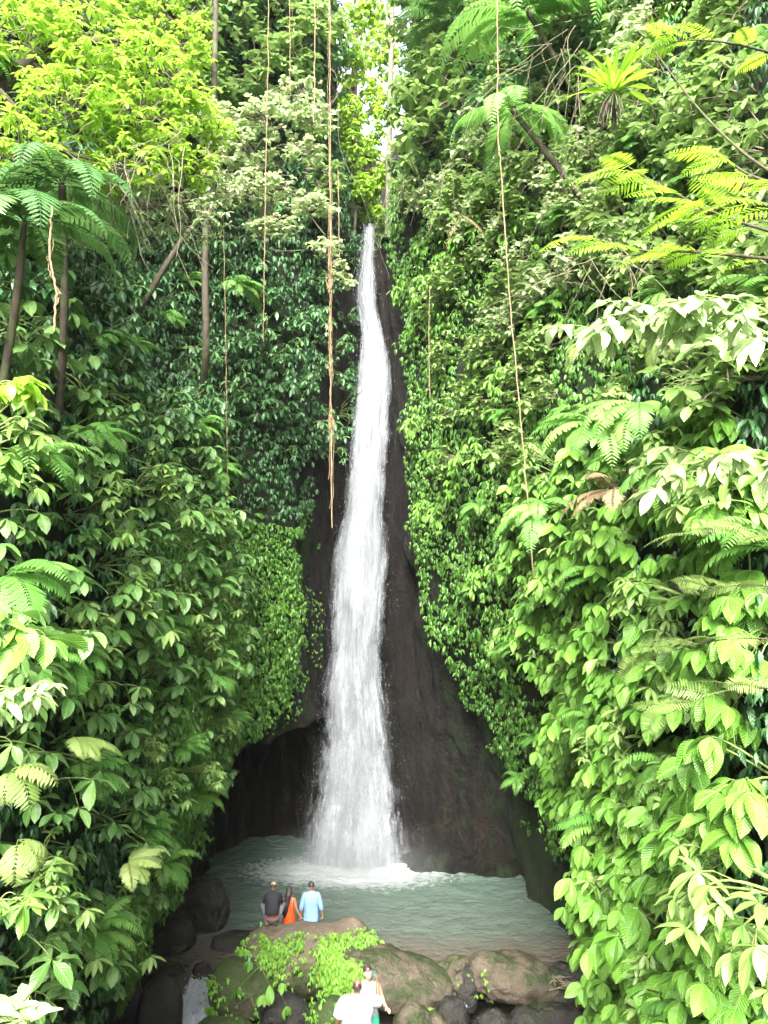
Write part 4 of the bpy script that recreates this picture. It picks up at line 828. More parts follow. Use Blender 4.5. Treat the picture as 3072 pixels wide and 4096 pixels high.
def w_main(V):
    V = V.copy(); x = V[:, 0]; t = np.clip((V[:, 2] + 1.1) / 2.2, 0, 1)
    V[:, 2] += t * np.interp(x, [-1.9, -1.2, .2, .7, 1.1, 1.5, 1.9], [.30, .06, -.04, .12, .36, .42, .2])
    low = np.clip(-V[:, 2] / 1.0, 0, 1); V[:, 0] -= low * np.interp(x, [-1.9, -1, 0, 1.9], [-.55, -.3, 0, .3]) * 1.2
    V[:, 1] += low * np.where(V[:, 1] < 0, .5, 0)
    return V
main_b = boulder('boulder', (-1.98, 21.3, .76), (1.92, .95, 1.05), 'boulder', 'big flat topped mossy boulder the three people are on, draped with bright leaves', 1, .62, w_main, rough=.06)
boulder('boulder', (-2.4, 22.75, .15), (1.5, .75, .72), 'boulder_wet', 'low ledge rock behind the big flat topped boulder', 2, .6, rough=.05)
def w_slope(V):
    V = V.copy(); x = V[:, 0]; V[:, 2] *= np.interp(x, [-1.8, 0, 1.7], [1.0, .95, .75]); V[:, 2] += np.clip(V[:, 1], -1, 1) * .15; return V
slope_b = boulder('boulder', (.12, 20.5, .92), (1.72, .85, .60), 'boulder_brown', 'long brown boulder sloping down to the right with a wet streak', 3, .78, w_slope, (0, .26, 0), rough=.10, ridge=.18)
boulder('boulder', (1.8, 21.0, .62), (.42, .4, .62), 'boulder_brown', 'narrow angular rock wedged between the two long boulders', 4, 1.1, None, (0, .5, 0), rough=.2, ridge=.3)
boulder('boulder', (2.2, 20.9, .35), (.3, .4, .6), 'boulder_wet', 'small dark rock with a trickle of water over it', 5, .8, rough=.2)
right_b = boulder('boulder', (3.45, 20.9, .62), (1.35, .7, .56), 'boulder_brown', 'long grey brown boulder at the right end of the dam', 6, .74, None, (0, .20, 0), rough=.10, ridge=.18)
boulder('boulder', (4.9, 20.9, .35), (.75, .6, .6), 'boulder_wet', 'dark wet rock against the right wall beside the driftwood', 7, .8, rough=.15, ridge=.18)
moss_b = boulder('boulder', (-3.66, 20.5, .60), (.92, .75, .70), 'boulder_moss', 'rounded green mossy boulder between the white cascade and the flat topped boulder', 8, .72, None, (0, .1, 0), rough=.06)
boulder('boulder', (-5.55, 19.5, .45), (.56, .6, 1.05), 'boulder_wet', 'tall smooth grey boulder left of the white cascade', 9, .8, None, (0, .06, 0), rough=.03, fine=.012)
boulder('boulder', (-5.75, 25.0, .45), (.85, .8, .95), 'boulder_wet', 'dark rounded boulder on the left shore of the pool', 10, .85, rough=.12, ridge=.18)
boulder('boulder', (-6.6, 23.9, .25), (.9, 1.0, .8), 'boulder_wet', 'dark rock at the foot of the left wall', 11, .85, rough=.12)
boulder('boulder', (-4.35, 23.7, .0), (.85, .5, .36), 'boulder_wet', 'low wet rock in the pool left of the crouching man', 12, .8, rough=.1)
boulder('boulder', (-5.15, 22.3, .02), (.26, .22, .2), 'boulder_wet', 'small shiny black rock in the shallow water', 13, .8, rough=.12, res=4)
boulder('boulder', (-6.2, 22.3, .02), (.55, .3, .2), 'boulder_wet', 'flat dark rock awash left of the small shiny rock', 14, .8, rough=.12, res=4)
boulder('boulder', (-2.5, 20.0, .15), (.62, .5, .62), 'boulder_wet', 'dark mossy rock in the hollow under the big flat topped boulder', 15, .75, rough=.07)
low_b = boulder('boulder', (-1.3, 18.6, .72), (.62, .55, .82), 'boulder_moss', 'leafy mossy rock left of the man in white', 16, .75, None, (0, .4, 0), rough=.08)
boulder('boulder', (-4.0, 19.6, -.1), (.85, .5, .5), 'boulder_moss', 'low mossy rock at the bottom edge under the rounded green boulder', 17, .75, rough=.1)
boulder('boulder', (-3.1, 19.2, -.2), (.6, .5, .5), 'boulder_wet', 'low brown rock at the bottom edge, right of the low mossy one', 18, .75, rough=.1)
boulder('boulder', (.62, 17.4, 1.42), (.48, .4, .66), 'boulder_brown', 'pale tan rock at the bottom edge right of the two people', 19, .85, rough=.22)
boulder('boulder', (1.05, 18.1, .75), (.62, .5, .7), 'boulder_brown', 'tan rock low at the bottom edge right of the pale tan rock', 20, .85, rough=.2, ridge=.18)
boulder('boulder', (4.1, 19.6, -.08), (1.25, .6, .72), 'boulder_wet', 'rough grey rock at the bottom right below the long grey brown boulder', 21, .8, rough=.2, fine=.05, ridge=.18)
boulder('boulder', (2.75, 19.8, -.12), (.42, .42, .62), 'boulder_wet', 'round mossy grey rock at the bottom, left of the rough grey rock', 22, .8, rough=.15, ridge=.18)
boulder('boulder', (5.3, 19.4, .1), (.6, .6, .6), 'boulder_wet', 'grey rock half hidden by leaves at the bottom right', 23, .8, rough=.2)
boulder('boulder', (1.7, 20.0, .1), (.45, .5, .6), 'boulder_wet', 'dark mossy rock under the gap between the long boulders', 24, .8, rough=.15)
boulder('boulder', (-1.2, 19.6, -.2), (.9, .7, .7), 'boulder_wet', 'dark rock deep in the shade behind the two people', 25, .8, rough=.12)
boulder('boulder', (2.5, 29.2, .2), (1.7, .8, 1.5), 'cliff', 'brown glistening rock at the right foot of the waterfall', 26, .8, None, (0, .35, 0), rough=.2, fine=.06, ridge=.4)
boulder('boulder', (4.1, 28.5, -.1), (.9, .5, .45), 'cliff', 'low dark rock at the back right edge of the pool', 27, .85, rough=.25)
boulder('boulder', (-6.9, 20.2, .1), (.8, .9, 1.0), 'boulder_wet', 'dark rock under the leaves at the lower left', 28, .85, rough=.12)

# leaves growing on the boulders
def rock_leaves(o, name, n, size, cond, label, mat='ivy_bright', T=T_IVY, nleaf=(4, 6), out=.12, seed=1, spread=1.6, pitch=(-1.25, -.2), az=-PI / 2, thr=-.15):
    rng = np.random.default_rng(seed); me = o.data; V = np.array([v.co[:] for v in me.vertices]); Nn = np.array([v.normal[:] for v in me.vertices])
    k = cond(V, Nn); V, Nn = V[k], Nn[k]
    if len(V) == 0: print('EMPTY', name, label); return
    w = vnoise(V, (1.6,) * 3, seed * 2.0, 3) > thr; V, Nn = (V[w], Nn[w]) if w.sum() > 20 else (V, Nn)
    i = rng.integers(0, len(V), n); P = V[i] + rng.normal(0, .05, (n, 3)) + Nn[i] * rng.uniform(.02, out, (n, 1))
    mb = MB(); A = np.arctan2(Nn[i, 1] - .5, Nn[i, 0]); rosettes(mb, T, P, A, size * rng.uniform(.7, 1.25, n), nleaf, spread, pitch, None, rng)
    ob = mb.build(name, M[mat]); tag(ob, label, 'climbing plant'); return ob
def pxb(V): return proj(V)
rock_leaves(main_b, 'boulder_creeper', 2300, .12, lambda V, N: (N[:, 1] < -.15) & (pxb(V)[0] > 262) & (pxb(V)[1] > np.interp(pxb(V)[0], [262, 275, 300, 340, 372], [936, 944, 932, 936, 930])), 'bright green creeper draped over the front of the big flat topped boulder', seed=1, out=.2, thr=-.9)
rock_leaves(main_b, 'boulder_creeper', 110, .13, lambda V, N: (N[:, 1] < .3) & (pxb(V)[0] < 262), 'sparse creeper hanging down the left end of the big flat topped boulder', seed=2)
rock_leaves(slope_b, 'boulder_creeper', 1300, .12, lambda V, N: (N[:, 1] < -.05) & (pxb(V)[0] < 366) & (pxb(V)[1] > np.interp(pxb(V)[0], [320, 345, 368], [940, 956, 975])), 'bright creeper covering the upper end of the long sloping boulder behind the two people', seed=3, out=.18, thr=-.9)
rock_leaves(slope_b, 'boulder_creeper', 26, .11, lambda V, N: (N[:, 1] < 0) & (N[:, 2] < .1) & (pxb(V)[0] > 425), 'small tuft of yellow green leaves under the right end of the sloping boulder', seed=4)
rock_leaves(moss_b, 'boulder_creeper', 70, .13, lambda V, N: (N[:, 1] < -.2) & (pxb(V)[0] < 232) & (N[:, 2] < .75), 'creeper on the left face of the rounded green mossy boulder', seed=5)
rock_leaves(moss_b, 'boulder_creeper', 70, .09, lambda V, N: (N[:, 1] < -.2) & (N[:, 2] < -.05), 'low fringe of small leaves under the rounded green mossy boulder', seed=6)
rock_leaves(low_b, 'boulder_creeper', 90, .14, lambda V, N: (N[:, 1] < .1), 'creeper on the mossy rock left of the man in white', seed=7)
rock_leaves(right_b, 'boulder_creeper', 16, .12, lambda V, N: (N[:, 1] < -.3) & (pxb(V)[0] < 490), 'little plant on the left end of the grey brown boulder', seed=8)
# big leaved plant hanging in front of the flat boulder
for i, (px, py, s, lb) in enumerate([(258, 972, .8, 'plant with large glossy leaves hanging off the left of the flat topped boulder'), (278, 992, .75, 'large leaved plant hanging lowest under the flat topped boulder'), (250, 1000, .55, 'small glossy plant drooping above the hollow under the flat topped boulder')]):
    p = make_shrub('hanging_plant', 'leaf_vein', T_VEIN if i < 2 else T_LONG, 3, 5, .55, .36 if i < 2 else .22, 900 + i, (3, 5), 1.5, (-1.4, -.3)); p.location = at(px, py, 19.6); p.rotation_euler = (0, 0, -PI / 2); p.scale = (s * 1.2,) * 3; tag(p, lb, 'plant')

# driftwood, debris
def sticks(name, c, n, ln, label, seed, cat='driftwood', mat='twig', sp=.2):
    rng = np.random.default_rng(seed); mb = MB()
    for i in range(n):
        a = rng.uniform(0, 3.14); d = np.array([math.cos(a), math.sin(a) * .5, rng.uniform(-.4, .5)]) * ln * rng.uniform(.4, 1); p = np.array(c) + rng.normal(0, sp, 3) * (1, 1, .3)
        mb.tube(bez(p - d / 2, p + rng.normal(0, .04, 3), p + d / 2, 5), np.linspace(.018, .01, 5), 5)
    tag(mb.build(name, M[mat]), label, cat)
sticks('driftwood', at(566, 985, 20.1), 12, .8, 'pile of broken sticks caught beside the right cascade', 1)
sticks('driftwood', at(193, 958, 20.6), 7, .45, 'brown twigs and dead leaves caught beside the mossy boulder', 2, mat='bark')
sticks('driftwood', at(284, 843, 30.6), 5, .8, 'pale driftwood stick on the floor of the cave', 3, mat='bark_pale', sp=.35)

# ---- small cascades through the dam
def cascade(pts, w, label, seed, mat):
    p = smooth(pts, 8); n = len(p); nu = 10; u = np.linspace(-1, 1, nu); W = np.interp(np.linspace(0, 1, n), np.linspace(0, 1, len(w)), w)
    jit = np.array([[mnoise.noise(Vector((a * 2.2, i * .28, seed))) for a in u] for i in range(n)])
    V = np.stack([p[:, None, 0] + u[None] * W[:, None], p[:, None, 1] - (1 - u[None] ** 2) * .16 + jit * .2, p[:, None, 2] + jit * .12 + 0 * u[None]], -1)
    I = np.arange(n - 1)[:, None] * nu; J = np.arange(nu - 1)[None]; q = np.stack([I + J, I + nu + J, I + nu + J + 1, I + J + 1], -1).reshape(-1, 4)
    uv = np.stack([np.broadcast_to(((u + 1) / 2)[None], (n, nu)) * .999, np.broadcast_to((np.linspace(0, 1, n) * 1.1)[:, None], (n, nu))], -1)
    mb = MB(); mb.add(V.reshape(-1, 3), q, None, uv.reshape(-1, 2), .06); co = mb.build('cascade', mat); tag(co, kind='structure')
    rng = np.random.default_rng(int(seed)); m = int(2600 * max(w)); k = np.clip((rng.random(m) ** .7 * (n - 1)), 0, n - 2).astype(int); dv = unit(p[k + 1] - p[k]); uu = rng.normal(0, .55, m)
    P = p[k] + np.stack([uu * W[k], -.08 - np.abs(rng.normal(0, .09, m)), rng.normal(.03, .06, m) + (np.linspace(0, 1, n)[k] > .75) * np.abs(rng.normal(0, .10, m))], -1)
    Mx = frames(dv, None, 1.0); ss = rng.uniform(.006, .018, m); Mx = Mx * np.stack([ss, ss * rng.uniform(1.5, 5, m), ss], -1)[:, None, :]
    T8 = (np.array([[0, 1.0, 0], [1, 0, 0], [0, -1, 0], [-1, 0, 0], [0, 0, 1.0], [0, 0, -1]]), np.array([[0, 1, 2, 3], [0, 4, 2, 5]]), np.zeros((6, 2)))
    db = MB(); db.batch(T8, Mx, P, np.zeros(m)); db.build('water_drops', M['drops'], co)
CM = fall_mat('cascade_water', .8, .92, 4.4, .35, 1)
cascade([(-5.05, 22.0, .05), (-4.95, 21.2, .10), (-4.9, 20.8, .12), (-4.82, 20.35, .12), (-4.72, 19.95, -.1), (-4.6, 19.5, -.5), (-4.5, 19.1, -.8)], [.36, .42, .52, .7, .9], 1, 3, CM)
cascade([(-6.25, 20.4, .1), (-6.2, 20, 0), (-6.15, 19.5, -.5), (-6.1, 19.1, -.95)], [.08, .08, .12, .2], 1, 5, CM)
cascade([(4.45, 20.9, .1), (4.55, 20.3, .05), (4.9, 19.7, -.3), (5.3, 19.2, -.6), (5.6, 18.8, -.7)], [.12, .14, .22, .35, .5], 1, 7, CM)
cascade([(2.05, 20.6, .2), (2.05, 20.2, .1), (2.05, 20.1, -.4), (2.05, 20.0, -.95)], [.06, .07, .08, .16], 1, 9, CM)
# ------------------------------------------------------------------ people
def flat_mat(name, c, rough=.8, var=.12, sc=30, spec=.3):
    t = NT(name); n = t.noise(t.geo(), sc, 4, .6)
    col = t.mix(n, c4([x * (1 - var) for x in c]), c4([min(1, x * (1 + var)) for x in c]))
    return t.surf(t.n('BsdfPrincipled', {'Base Color': col, 'Roughness': rough, 'Specular IOR Level': spec, 'Normal': t.bump(n, .2, .004)}).outputs[0])
M['skin_tan'] = flat_mat('tan_skin', (.26, .12, .065), .5); M['skin_light'] = flat_mat('light_skin', (.36, .21, .145), .5); M['skin_brown'] = flat_mat('brown_skin', (.15, .07, .04), .5)
M['black_cloth'] = flat_mat('black_cloth', (.010, .011, .016)); M['grey_cloth'] = flat_mat('grey_cloth', (.09, .09, .10)); M['orange_cloth'] = flat_mat('orange_cloth', (.62, .05, .006), .7)
M['blue_cloth'] = flat_mat('light_blue_cloth', (.15, .26, .44)); M['white_cloth'] = flat_mat('white_cloth', (.30, .30, .34)); M['denim'] = flat_mat('denim', (.07, .10, .18)); M['green_cloth'] = flat_mat('green_cloth', (.05, .42, .28), .7, .4, 9)
M['hair_black'] = flat_mat('black_hair', (.012, .010, .010), .6, .4, 60, .5); M['hair_blond'] = flat_mat('bleached_hair', (.55, .42, .22), .5, .4, 60); M['hair_brown'] = flat_mat('dark_brown_hair', (.03, .018, .014), .4, .4, 60, .5)
M['eye'] = flat_mat('dark_eye', (.02, .015, .01), .2); M['lip'] = flat_mat('lips', (.4, .12, .1), .5); M['phone'] = flat_mat('phone_shell', (.02, .03, .04), .25); M['red_cloth'] = flat_mat('red_waistband', (.35, .02, .04))
t = NT('phone_screen'); M['screen'] = t.surf(t.n('BsdfPrincipled', {'Base Color': (.02, .07, .07, 1), 'Roughness': .15, 'Emission Color': (.1, .3, .28, 1), 'Emission Strength': .03}).outputs[0])

def skin_grow(nodes, edges, sub=2):
    me = bpy.data.meshes.new('tmp'); me.from_pydata([tuple(n[0]) for n in nodes], edges, []); o = bpy.data.objects.new('tmp', me); COL.objects.link(o)
    o.modifiers.new('s', 'SKIN'); s = o.modifiers.new('u', 'SUBSURF'); s.levels = s.render_levels = sub
    for i, n in enumerate(nodes):
        r = n[1] if isinstance(n[1], tuple) else (n[1], n[1]); me.skin_vertices[0].data[i].radius = r; me.skin_vertices[0].data[i].use_root = (i == 0)
    dg = bpy.context.evaluated_depsgraph_get(); ev = o.evaluated_get(dg); m = ev.to_mesh()
    V = np.array([v.co[:] for v in m.vertices]); q = [tuple(p.vertices) for p in m.polygons if len(p.vertices) == 4]; tr = [tuple(p.vertices) for p in m.polygons if len(p.vertices) == 3]
    ev.to_mesh_clear(); bpy.data.objects.remove(o); bpy.data.meshes.remove(me); return V, q, tr
def loft(mb, rings, n=22, ex=.85, wrinkle=.0, seed=0, cap=True):
    """rings: (centre, half width, half depth[, lateral axis]) stacked from bottom to top"""
    rg = []
    cs = smooth([r[0] for r in rings], 5); A = np.array([[r[1], r[2]] for r in rings], float); k = np.linspace(0, len(rings) - 1, len(cs)); rx = np.interp(k, range(len(rings)), A[:, 0]); ry = np.interp(k, range(len(rings)), A[:, 1])
    ax = unit(np.array([(r[3] if len(r) > 3 else (1, 0, 0)) for r in rings], float)); AX = np.stack([np.interp(k, range(len(rings)), ax[:, j]) for j in range(3)], -1); AX = unit(AX)
    T = unit(np.gradient(cs, axis=0)); AY = unit(np.cross(T, AX)); th = np.linspace(0, 2 * math.pi, n, endpoint=False)
    c, s = np.sign(np.cos(th)) * abs(np.cos(th)) ** ex, np.sign(np.sin(th)) * abs(np.sin(th)) ** ex
    V = cs[:, None] + AX[:, None] * (rx[:, None] * c)[..., None] + AY[:, None] * (ry[:, None] * s)[..., None]
    if wrinkle:
        nz = vnoise(V.reshape(-1, 3), (11, 11, 7), seed, 3).reshape(V.shape[:2]); V = V + (AX[:, None] * c[None, :, None] + AY[:, None] * s[None, :, None]) * nz[..., None] * wrinkle
    m = len(cs); I = np.arange(m - 1)[:, None] * n; J = np.arange(n)[None]; J2 = (J + 1) % n
    q = np.stack([I + J, I + J2, I + n + J2, I + n + J], -1).reshape(-1, 4); VV = V.reshape(-1, 3)
    if cap:
        VV = np.vstack([VV, cs[-1:]]); b = (m - 1) * n; tr = [(b + j, b + (j + 1) % n, m * n) for j in range(n)]
    mb.add(VV, q, tr if cap else None)
def rotm(yaw, pitch, roll=0): return np.array((Matrix.Rotation(yaw, 3, 'Z') @ Matrix.Rotation(pitch, 3, 'X') @ Matrix.Rotation(roll, 3, 'Y')))
def head_pts(n=28, m=20):
    """head with face towards +y: skull, brow, eye sockets, nose, lips, chin"""
    th = np.linspace(0, 2 * math.pi, n, endpoint=False); ph = np.linspace(-math.pi / 2, math.pi / 2, m); V = []
    for p in ph:
        for t_ in th:
            x, y, z = math.cos(p) * math.sin(t_), math.cos(p) * math.cos(t_), math.sin(p); f = max(0, y)
            jaw = max(0, -z); X_ = x * .076 * (1 - .32 * jaw * f - .12 * jaw); Y_ = y * (.096 if y < 0 else .088) + (.012 * jaw if y > .3 else 0); Z_ = z * .118
            if y < 0 and z < -.2: Y_ *= 1 - .35 * jaw
            g = lambda a, b, s: math.exp(-(((x - a) ** 2 + (z - b) ** 2) / s))
            if y > 0:
                Y_ += .024 * g(0, -.18, .022) + .010 * g(0, .02, .012) + .006 * (g(.32, .2, .03) + g(-.32, .2, .03)) - .010 * (g(.33, .03, .02) + g(-.33, .03, .02)) + .007 * g(0, -.5, .03) + .008 * g(0, -.8, .03)
            V.append((X_, Y_, Z_))
    q = [(i * n + j, i * n + (j + 1) % n, (i + 1) * n + (j + 1) % n, (i + 1) * n + j) for i in range(m - 1) for j in range(n)]
    return np.array(V), q
HV, HQ = head_pts()
def ellipsoid(mb, c, r, Rm=np.eye(3), n=12, m=8):
    th = np.linspace(0, 2 * math.pi, n, endpoint=False); ph = np.linspace(-math.pi / 2, math.pi / 2, m)
    V = np.array([(math.cos(p) * math.cos(t_) * r[0], math.cos(p) * math.sin(t_) * r[1], math.sin(p) * r[2]) for p in ph for t_ in th]) @ Rm.T + np.array(c)
    mb.add(V, [(i * n + j, i * n + (j + 1) % n, (i + 1) * n + (j + 1) % n, (i + 1) * n + j) for i in range(m - 1) for j in range(n)])
def add_hand(N, E, wi, w, d, nrm, curl=.5, side=1, s=1.0):
    """palm and five fingers: d = direction of the hand, nrm = back of the hand, side = where the thumb is"""
    w = np.array(w, float); d = unit(d); nrm = unit(np.array(nrm, float) - d * np.dot(d, nrm)); a = np.cross(d, nrm) * side
    N.append((w + d * .055 * s, (.026 * s, .016 * s))); p = len(N) - 1; E.append((wi, p))
    for off, l in ((-.028, .058), (-.009, .070), (.010, .076), (.028, .066)):
        r0 = w + d * .095 * s + a * off * s; k = p
        for j, f in enumerate((0, .45, .8, 1.0)):
            c = curl * f * 1.3; N.append((r0 + (d * math.cos(c) - nrm * math.sin(c)) * l * f * s, (.0105 - .001 * j) * s)); E.append((k, len(N) - 1)); k = len(N) - 1
    r0 = w + d * .03 * s + a * .03 * s; k = p
    for f in (.3, .7, 1.0): N.append((r0 + unit(d * .75 + a * .6 - nrm * .25 * curl) * .062 * f * s, .011 * s)); E.append((k, len(N) - 1)); k = len(N) - 1
def person(loc, label, J, skin, head, hands, parts):
    """J: joints; head = (centre, yaw, pitch, roll); parts build hair and clothes as children"""
    N = []; E = []; id_ = {}
    def nd(k, r, par=None):
        N.append((np.array(J[k], float), r)); id_[k] = len(N) - 1
        if par: E.append((id_[par], id_[k]))
    nd('pelvis', .115); nd('waist', .105, 'pelvis'); nd('chest', .125, 'waist'); nd('collar', .075, 'chest'); nd('neck', .055, 'collar')
    J['skull'] = np.array(J['neck']) * .35 + np.array(head[0]) * .65; nd('skull', .06, 'neck')
    for s in 'LR':
        nd('shoulder' + s, .058, 'chest'); nd('elbow' + s, .042, 'shoulder' + s); J['fore' + s] = (np.array(J['elbow' + s]) * .6 + np.array(J['wrist' + s]) * .4); nd('fore' + s, .039, 'elbow' + s); nd('wrist' + s, .026, 'fore' + s)
        h = hands[s]; add_hand(N, E, id_['wrist' + s], J['wrist' + s], *h)
        nd('hip' + s, .09, 'pelvis'); nd('knee' + s, .058, 'hip' + s); J['calf' + s] = np.array(J['knee' + s]) * .65 + np.array(J['ankle' + s]) * .35 + (0, -.02, 0); nd('calf' + s, .055, 'knee' + s)
        nd('ankle' + s, .036, 'calf' + s); nd('foot' + s, .036, 'ankle' + s); nd('toe' + s, .026, 'foot' + s)
    V, q, tr = skin_grow(N, E); mb = MB(); mb.add(V, q, tr)
    Rm = rotm(head[1], head[2], head[3]); hc = np.array(head[0], float); mb.add(HV @ Rm.T + hc, HQ)
    for s in (-1, 1): ellipsoid(mb, hc + Rm @ np.array([s * .078, -.005, -.008]), (.010, .02, .032), Rm)
    ob = mb.build('person', M[skin]); ob.location = loc; tag(ob, label, 'person')
    e = MB()
    for s in (-1, 1): ellipsoid(e, hc + Rm @ np.array([s * .030, .074, .006]), (.014, .010, .008), Rm)
    e.build('eyes', M['eye'], ob); l = MB(); ellipsoid(l, hc + Rm @ np.array([0, .083, -.058]), (.022, .006, .007), Rm); l.build('mouth', M['lip'], ob)
    parts(ob, J, hc, Rm); return ob
def hair_cap(ob, hc, Rm, mat, k=1.10, low=-.25, front=.35, name='hair', n=30, m=22, seed=0):
    """hair over the skull: all of it behind, only above the brow in front"""
    V, q = HV * np.array([k, k, k]) + (0, -.006, .006), HQ; z = V[:, 2] / .118; y = V[:, 1] / .09
    ok = np.where(y > .35, z > front + .15, z > low + (y + 1) * .12); V = V * (1 + vnoise(V, (45, 45, 20), seed, 3)[:, None] * .09)
    q = np.array(q); q = q[ok[q].all(1)]; mb = MB(); mb.add(V @ Rm.T + hc, q); return mb.build(name, M[mat], ob)
def sleeve(ob, pts, r, mat, name='sleeve'):
    if name == 'sleeve': a0 = np.array(pts[0]); pts = [a0 * (.45, .8, 1) + (0, 0, -.03)] + [a0 * (.92, 1, 1)] + list(pts[1:]); r = [r[0] * .62, r[0] * .93] + list(r[1:])
    mb = MB(); p = smooth(pts, 5); mb.tube(p, np.interp(np.linspace(0, 1, len(p)), np.linspace(0, 1, len(r)), r), 12); return mb.build(name, M[mat], ob)
v3 = lambda *a: np.array(a, float)

# --- man in the light blue shirt, back to us, head turned left
def blue_parts(ob, J, hc, Rm):
    mb = MB(); loft(mb, [((0, 0, .72), .218, .155), ((0, 0, .80), .215, .15), ((0, 0, .95), .205, .14), ((0, .0, 1.10), .195, .135), ((0, 0, 1.28), .225, .14), ((0, 0, 1.41), .235, .12), ((0, .0, 1.47), .15, .09), ((0, .01, 1.52), .075, .07)], wrinkle=.02, seed=3)
    mb.build('shirt', M['blue_cloth'], ob)
    for s, sx in (('L', -1), ('R', 1)):
        el = np.array(J['elbow' + s]); w = np.array(J['wrist' + s]); sleeve(ob, [np.array(J['shoulder' + s]) + (0, 0, .02), (np.array(J['shoulder' + s]) + el) / 2, el, el * .62 + w * .38], [.082, .072, .066, .062], 'blue_cloth')
    mb = MB(); loft(mb, [((0, 0, .5), .20, .13), ((0, 0, .72), .20, .14), ((0, 0, .98), .175, .13)]); mb.build('shorts', M['denim'], ob)
    hair_cap(ob, hc, Rm, 'hair_black', 1.11, -.22, .3, seed=4)
    g = MB(); f = [hc + Rm @ v3(*p) for p in ((-.078, .02, .012), (-.06, .085, .012), (-.012, .1, .010), (.012, .1, .010), (.06, .085, .012), (.078, .02, .012))]; g.tube(f, .004, 5); g.build('glasses', M['eye'], ob)
J = dict(pelvis=(0, 0, .93), waist=(0, 0, 1.06), chest=(0, 0, 1.28), collar=(0, 0, 1.44), neck=(0, .01, 1.52), shoulderL=(-.19, 0, 1.40), elbowL=(-.27, -.02, 1.10), wristL=(-.30, .04, .85), shoulderR=(.19, 0, 1.40), elbowR=(.27, -.02, 1.11), wristR=(.315, .04, .86),
         hipL=(-.1, 0, .88), kneeL=(-.11, .02, .48), ankleL=(-.12, 0, .07), footL=(-.12, .08, .035), toeL=(-.13, .17, .03), hipR=(.1, 0, .88), kneeR=(.11, .02, .48), ankleR=(.12, 0, .07), footR=(.12, .08, .035), toeR=(.13, .17, .03))
person((-2.06, 22.35, .74), 'man in light blue shirt seen from behind, holding hands with the woman in orange', J, 'skin_tan', ((-.01, .03, 1.64), .75, -.25, 0), {'L': ((-.05, 0, -1), (-1, 0, 0), .9, 1, 1.0), 'R': ((.0, 0, -1), (1, 0, 0), .5, -1, 1.0)}, blue_parts)
# --- woman in orange
def orange_parts(ob, J, hc, Rm):
    mb = MB(); loft(mb, [((0, 0, .35), .185, .16), ((0, 0, .6), .178, .15), ((0, 0, .80), .160, .135), ((0, 0, .98), .122, .105), ((0, .01, 1.12), .135, .115), ((0, .015, 1.19), .135, .105)], wrinkle=.014, seed=8, cap=False); mb.build('dress', M['orange_cloth'], ob)
    for s in (-1, 1):
        st_ = MB(); st_.tube(bez((s * .07, -.10, 1.17), (s * .075, -.07, 1.34), (s * .075, .03, 1.36), 8), .008, 6); st_.build('strap', M['orange_cloth'], ob)
    hair_cap(ob, hc, Rm, 'hair_black', 1.14, -.8, .35, seed=6)
    h = MB(); loft(h, [((-.11, -.12, .80), .025, .02), ((-.10, -.13, .92), .06, .03), ((-.075, -.125, 1.10), .085, .04), ((-.045, -.09, 1.28), .095, .05), ((-.02, -.05, 1.42), .088, .07), ((-.0, -.01, 1.50), .08, .08)], wrinkle=.022, seed=9, cap=True); h.build('long_hair', M['hair_black'], ob)
J = dict(pelvis=(0, 0, .84), waist=(0, 0, .96), chest=(0, .01, 1.15), collar=(0, 0, 1.29), neck=(0, .0, 1.36), shoulderL=(-.15, 0, 1.27), elbowL=(-.2, .06, 1.0), wristL=(-.14, .2, .86), shoulderR=(.15, 0, 1.27), elbowR=(.20, -.03, 1.0), wristR=(.29, .0, .80),
         hipL=(-.09, 0, .8), kneeL=(-.09, .02, .44), ankleL=(-.09, 0, .07), footL=(-.09, .07, .035), toeL=(-.09, .14, .03), hipR=(.09, 0, .8), kneeR=(.09, .02, .44), ankleR=(.09, 0, .07), footR=(.09, .07, .035), toeR=(.09, .14, .03))
for k in J:
    J[k] = tuple(J[k])
person((-2.68, 22.3, .80), 'woman in orange strappy dress with long black hair between the two men', J, 'skin_tan', ((.01, .02, 1.47), -.85, .1, 0), {'L': ((.6, .6, -.4), (0, -1, 0), .6, 1, .9), 'R': ((.3, .05, -1), (1, 0, 0), .8, -1, .9)}, orange_parts)
# --- crouching man in black
def crouch_parts(ob, J, hc, Rm):
    mb = MB(); loft(mb, [((0, -.16, .415), .215, .13), ((0, -.15, .50), .205, .14), ((0, -.08, .66), .215, .15), ((0, .0, .82), .235, .14), ((0, .05, .90), .21, .11), ((0, .09, .95), .08, .07)], wrinkle=.012, seed=13); mb.build('shirt', M['black_cloth'], ob)
    for s in 'LR':
        sh = np.array(J['shoulder' + s]); el = np.array(J['elbow' + s]); sleeve(ob, [sh, sh * .5 + el * .5, sh * .2 + el * .8], [.08, .072, .066], 'black_cloth')
    sh = MB(); loft(sh, [((0, -.10, .195), .09, .09), ((0, -.12, .225), .17, .14), ((0, -.13, .28), .225, .16), ((0, -.14, .335), .215, .145)], wrinkle=.008, seed=14, cap=False); sh.build('shorts', M['grey_cloth'], ob)
    for s in 'LR':
        hp, kn = np.array(J['hip' + s]), np.array(J['knee' + s]); sleeve(ob, [hp + (0, 0, -.01), (hp + kn) / 2, kn + (0, .03, .01)], [.12, .11, .092], 'grey_cloth', 'shorts_leg')
    wb = MB(); loft(wb, [((0, -.14, .330), .212, .148), ((0, -.142, .35), .210, .146)], cap=False); wb.build('waistband', M['red_cloth'], ob)
    hair_cap(ob, hc, Rm, 'hair_black', 1.08, -.3, .3, seed=15); hair_cap(ob, hc, Rm, 'hair_blond', 1.11, .35, .3, 'bleached_hair', seed=17)
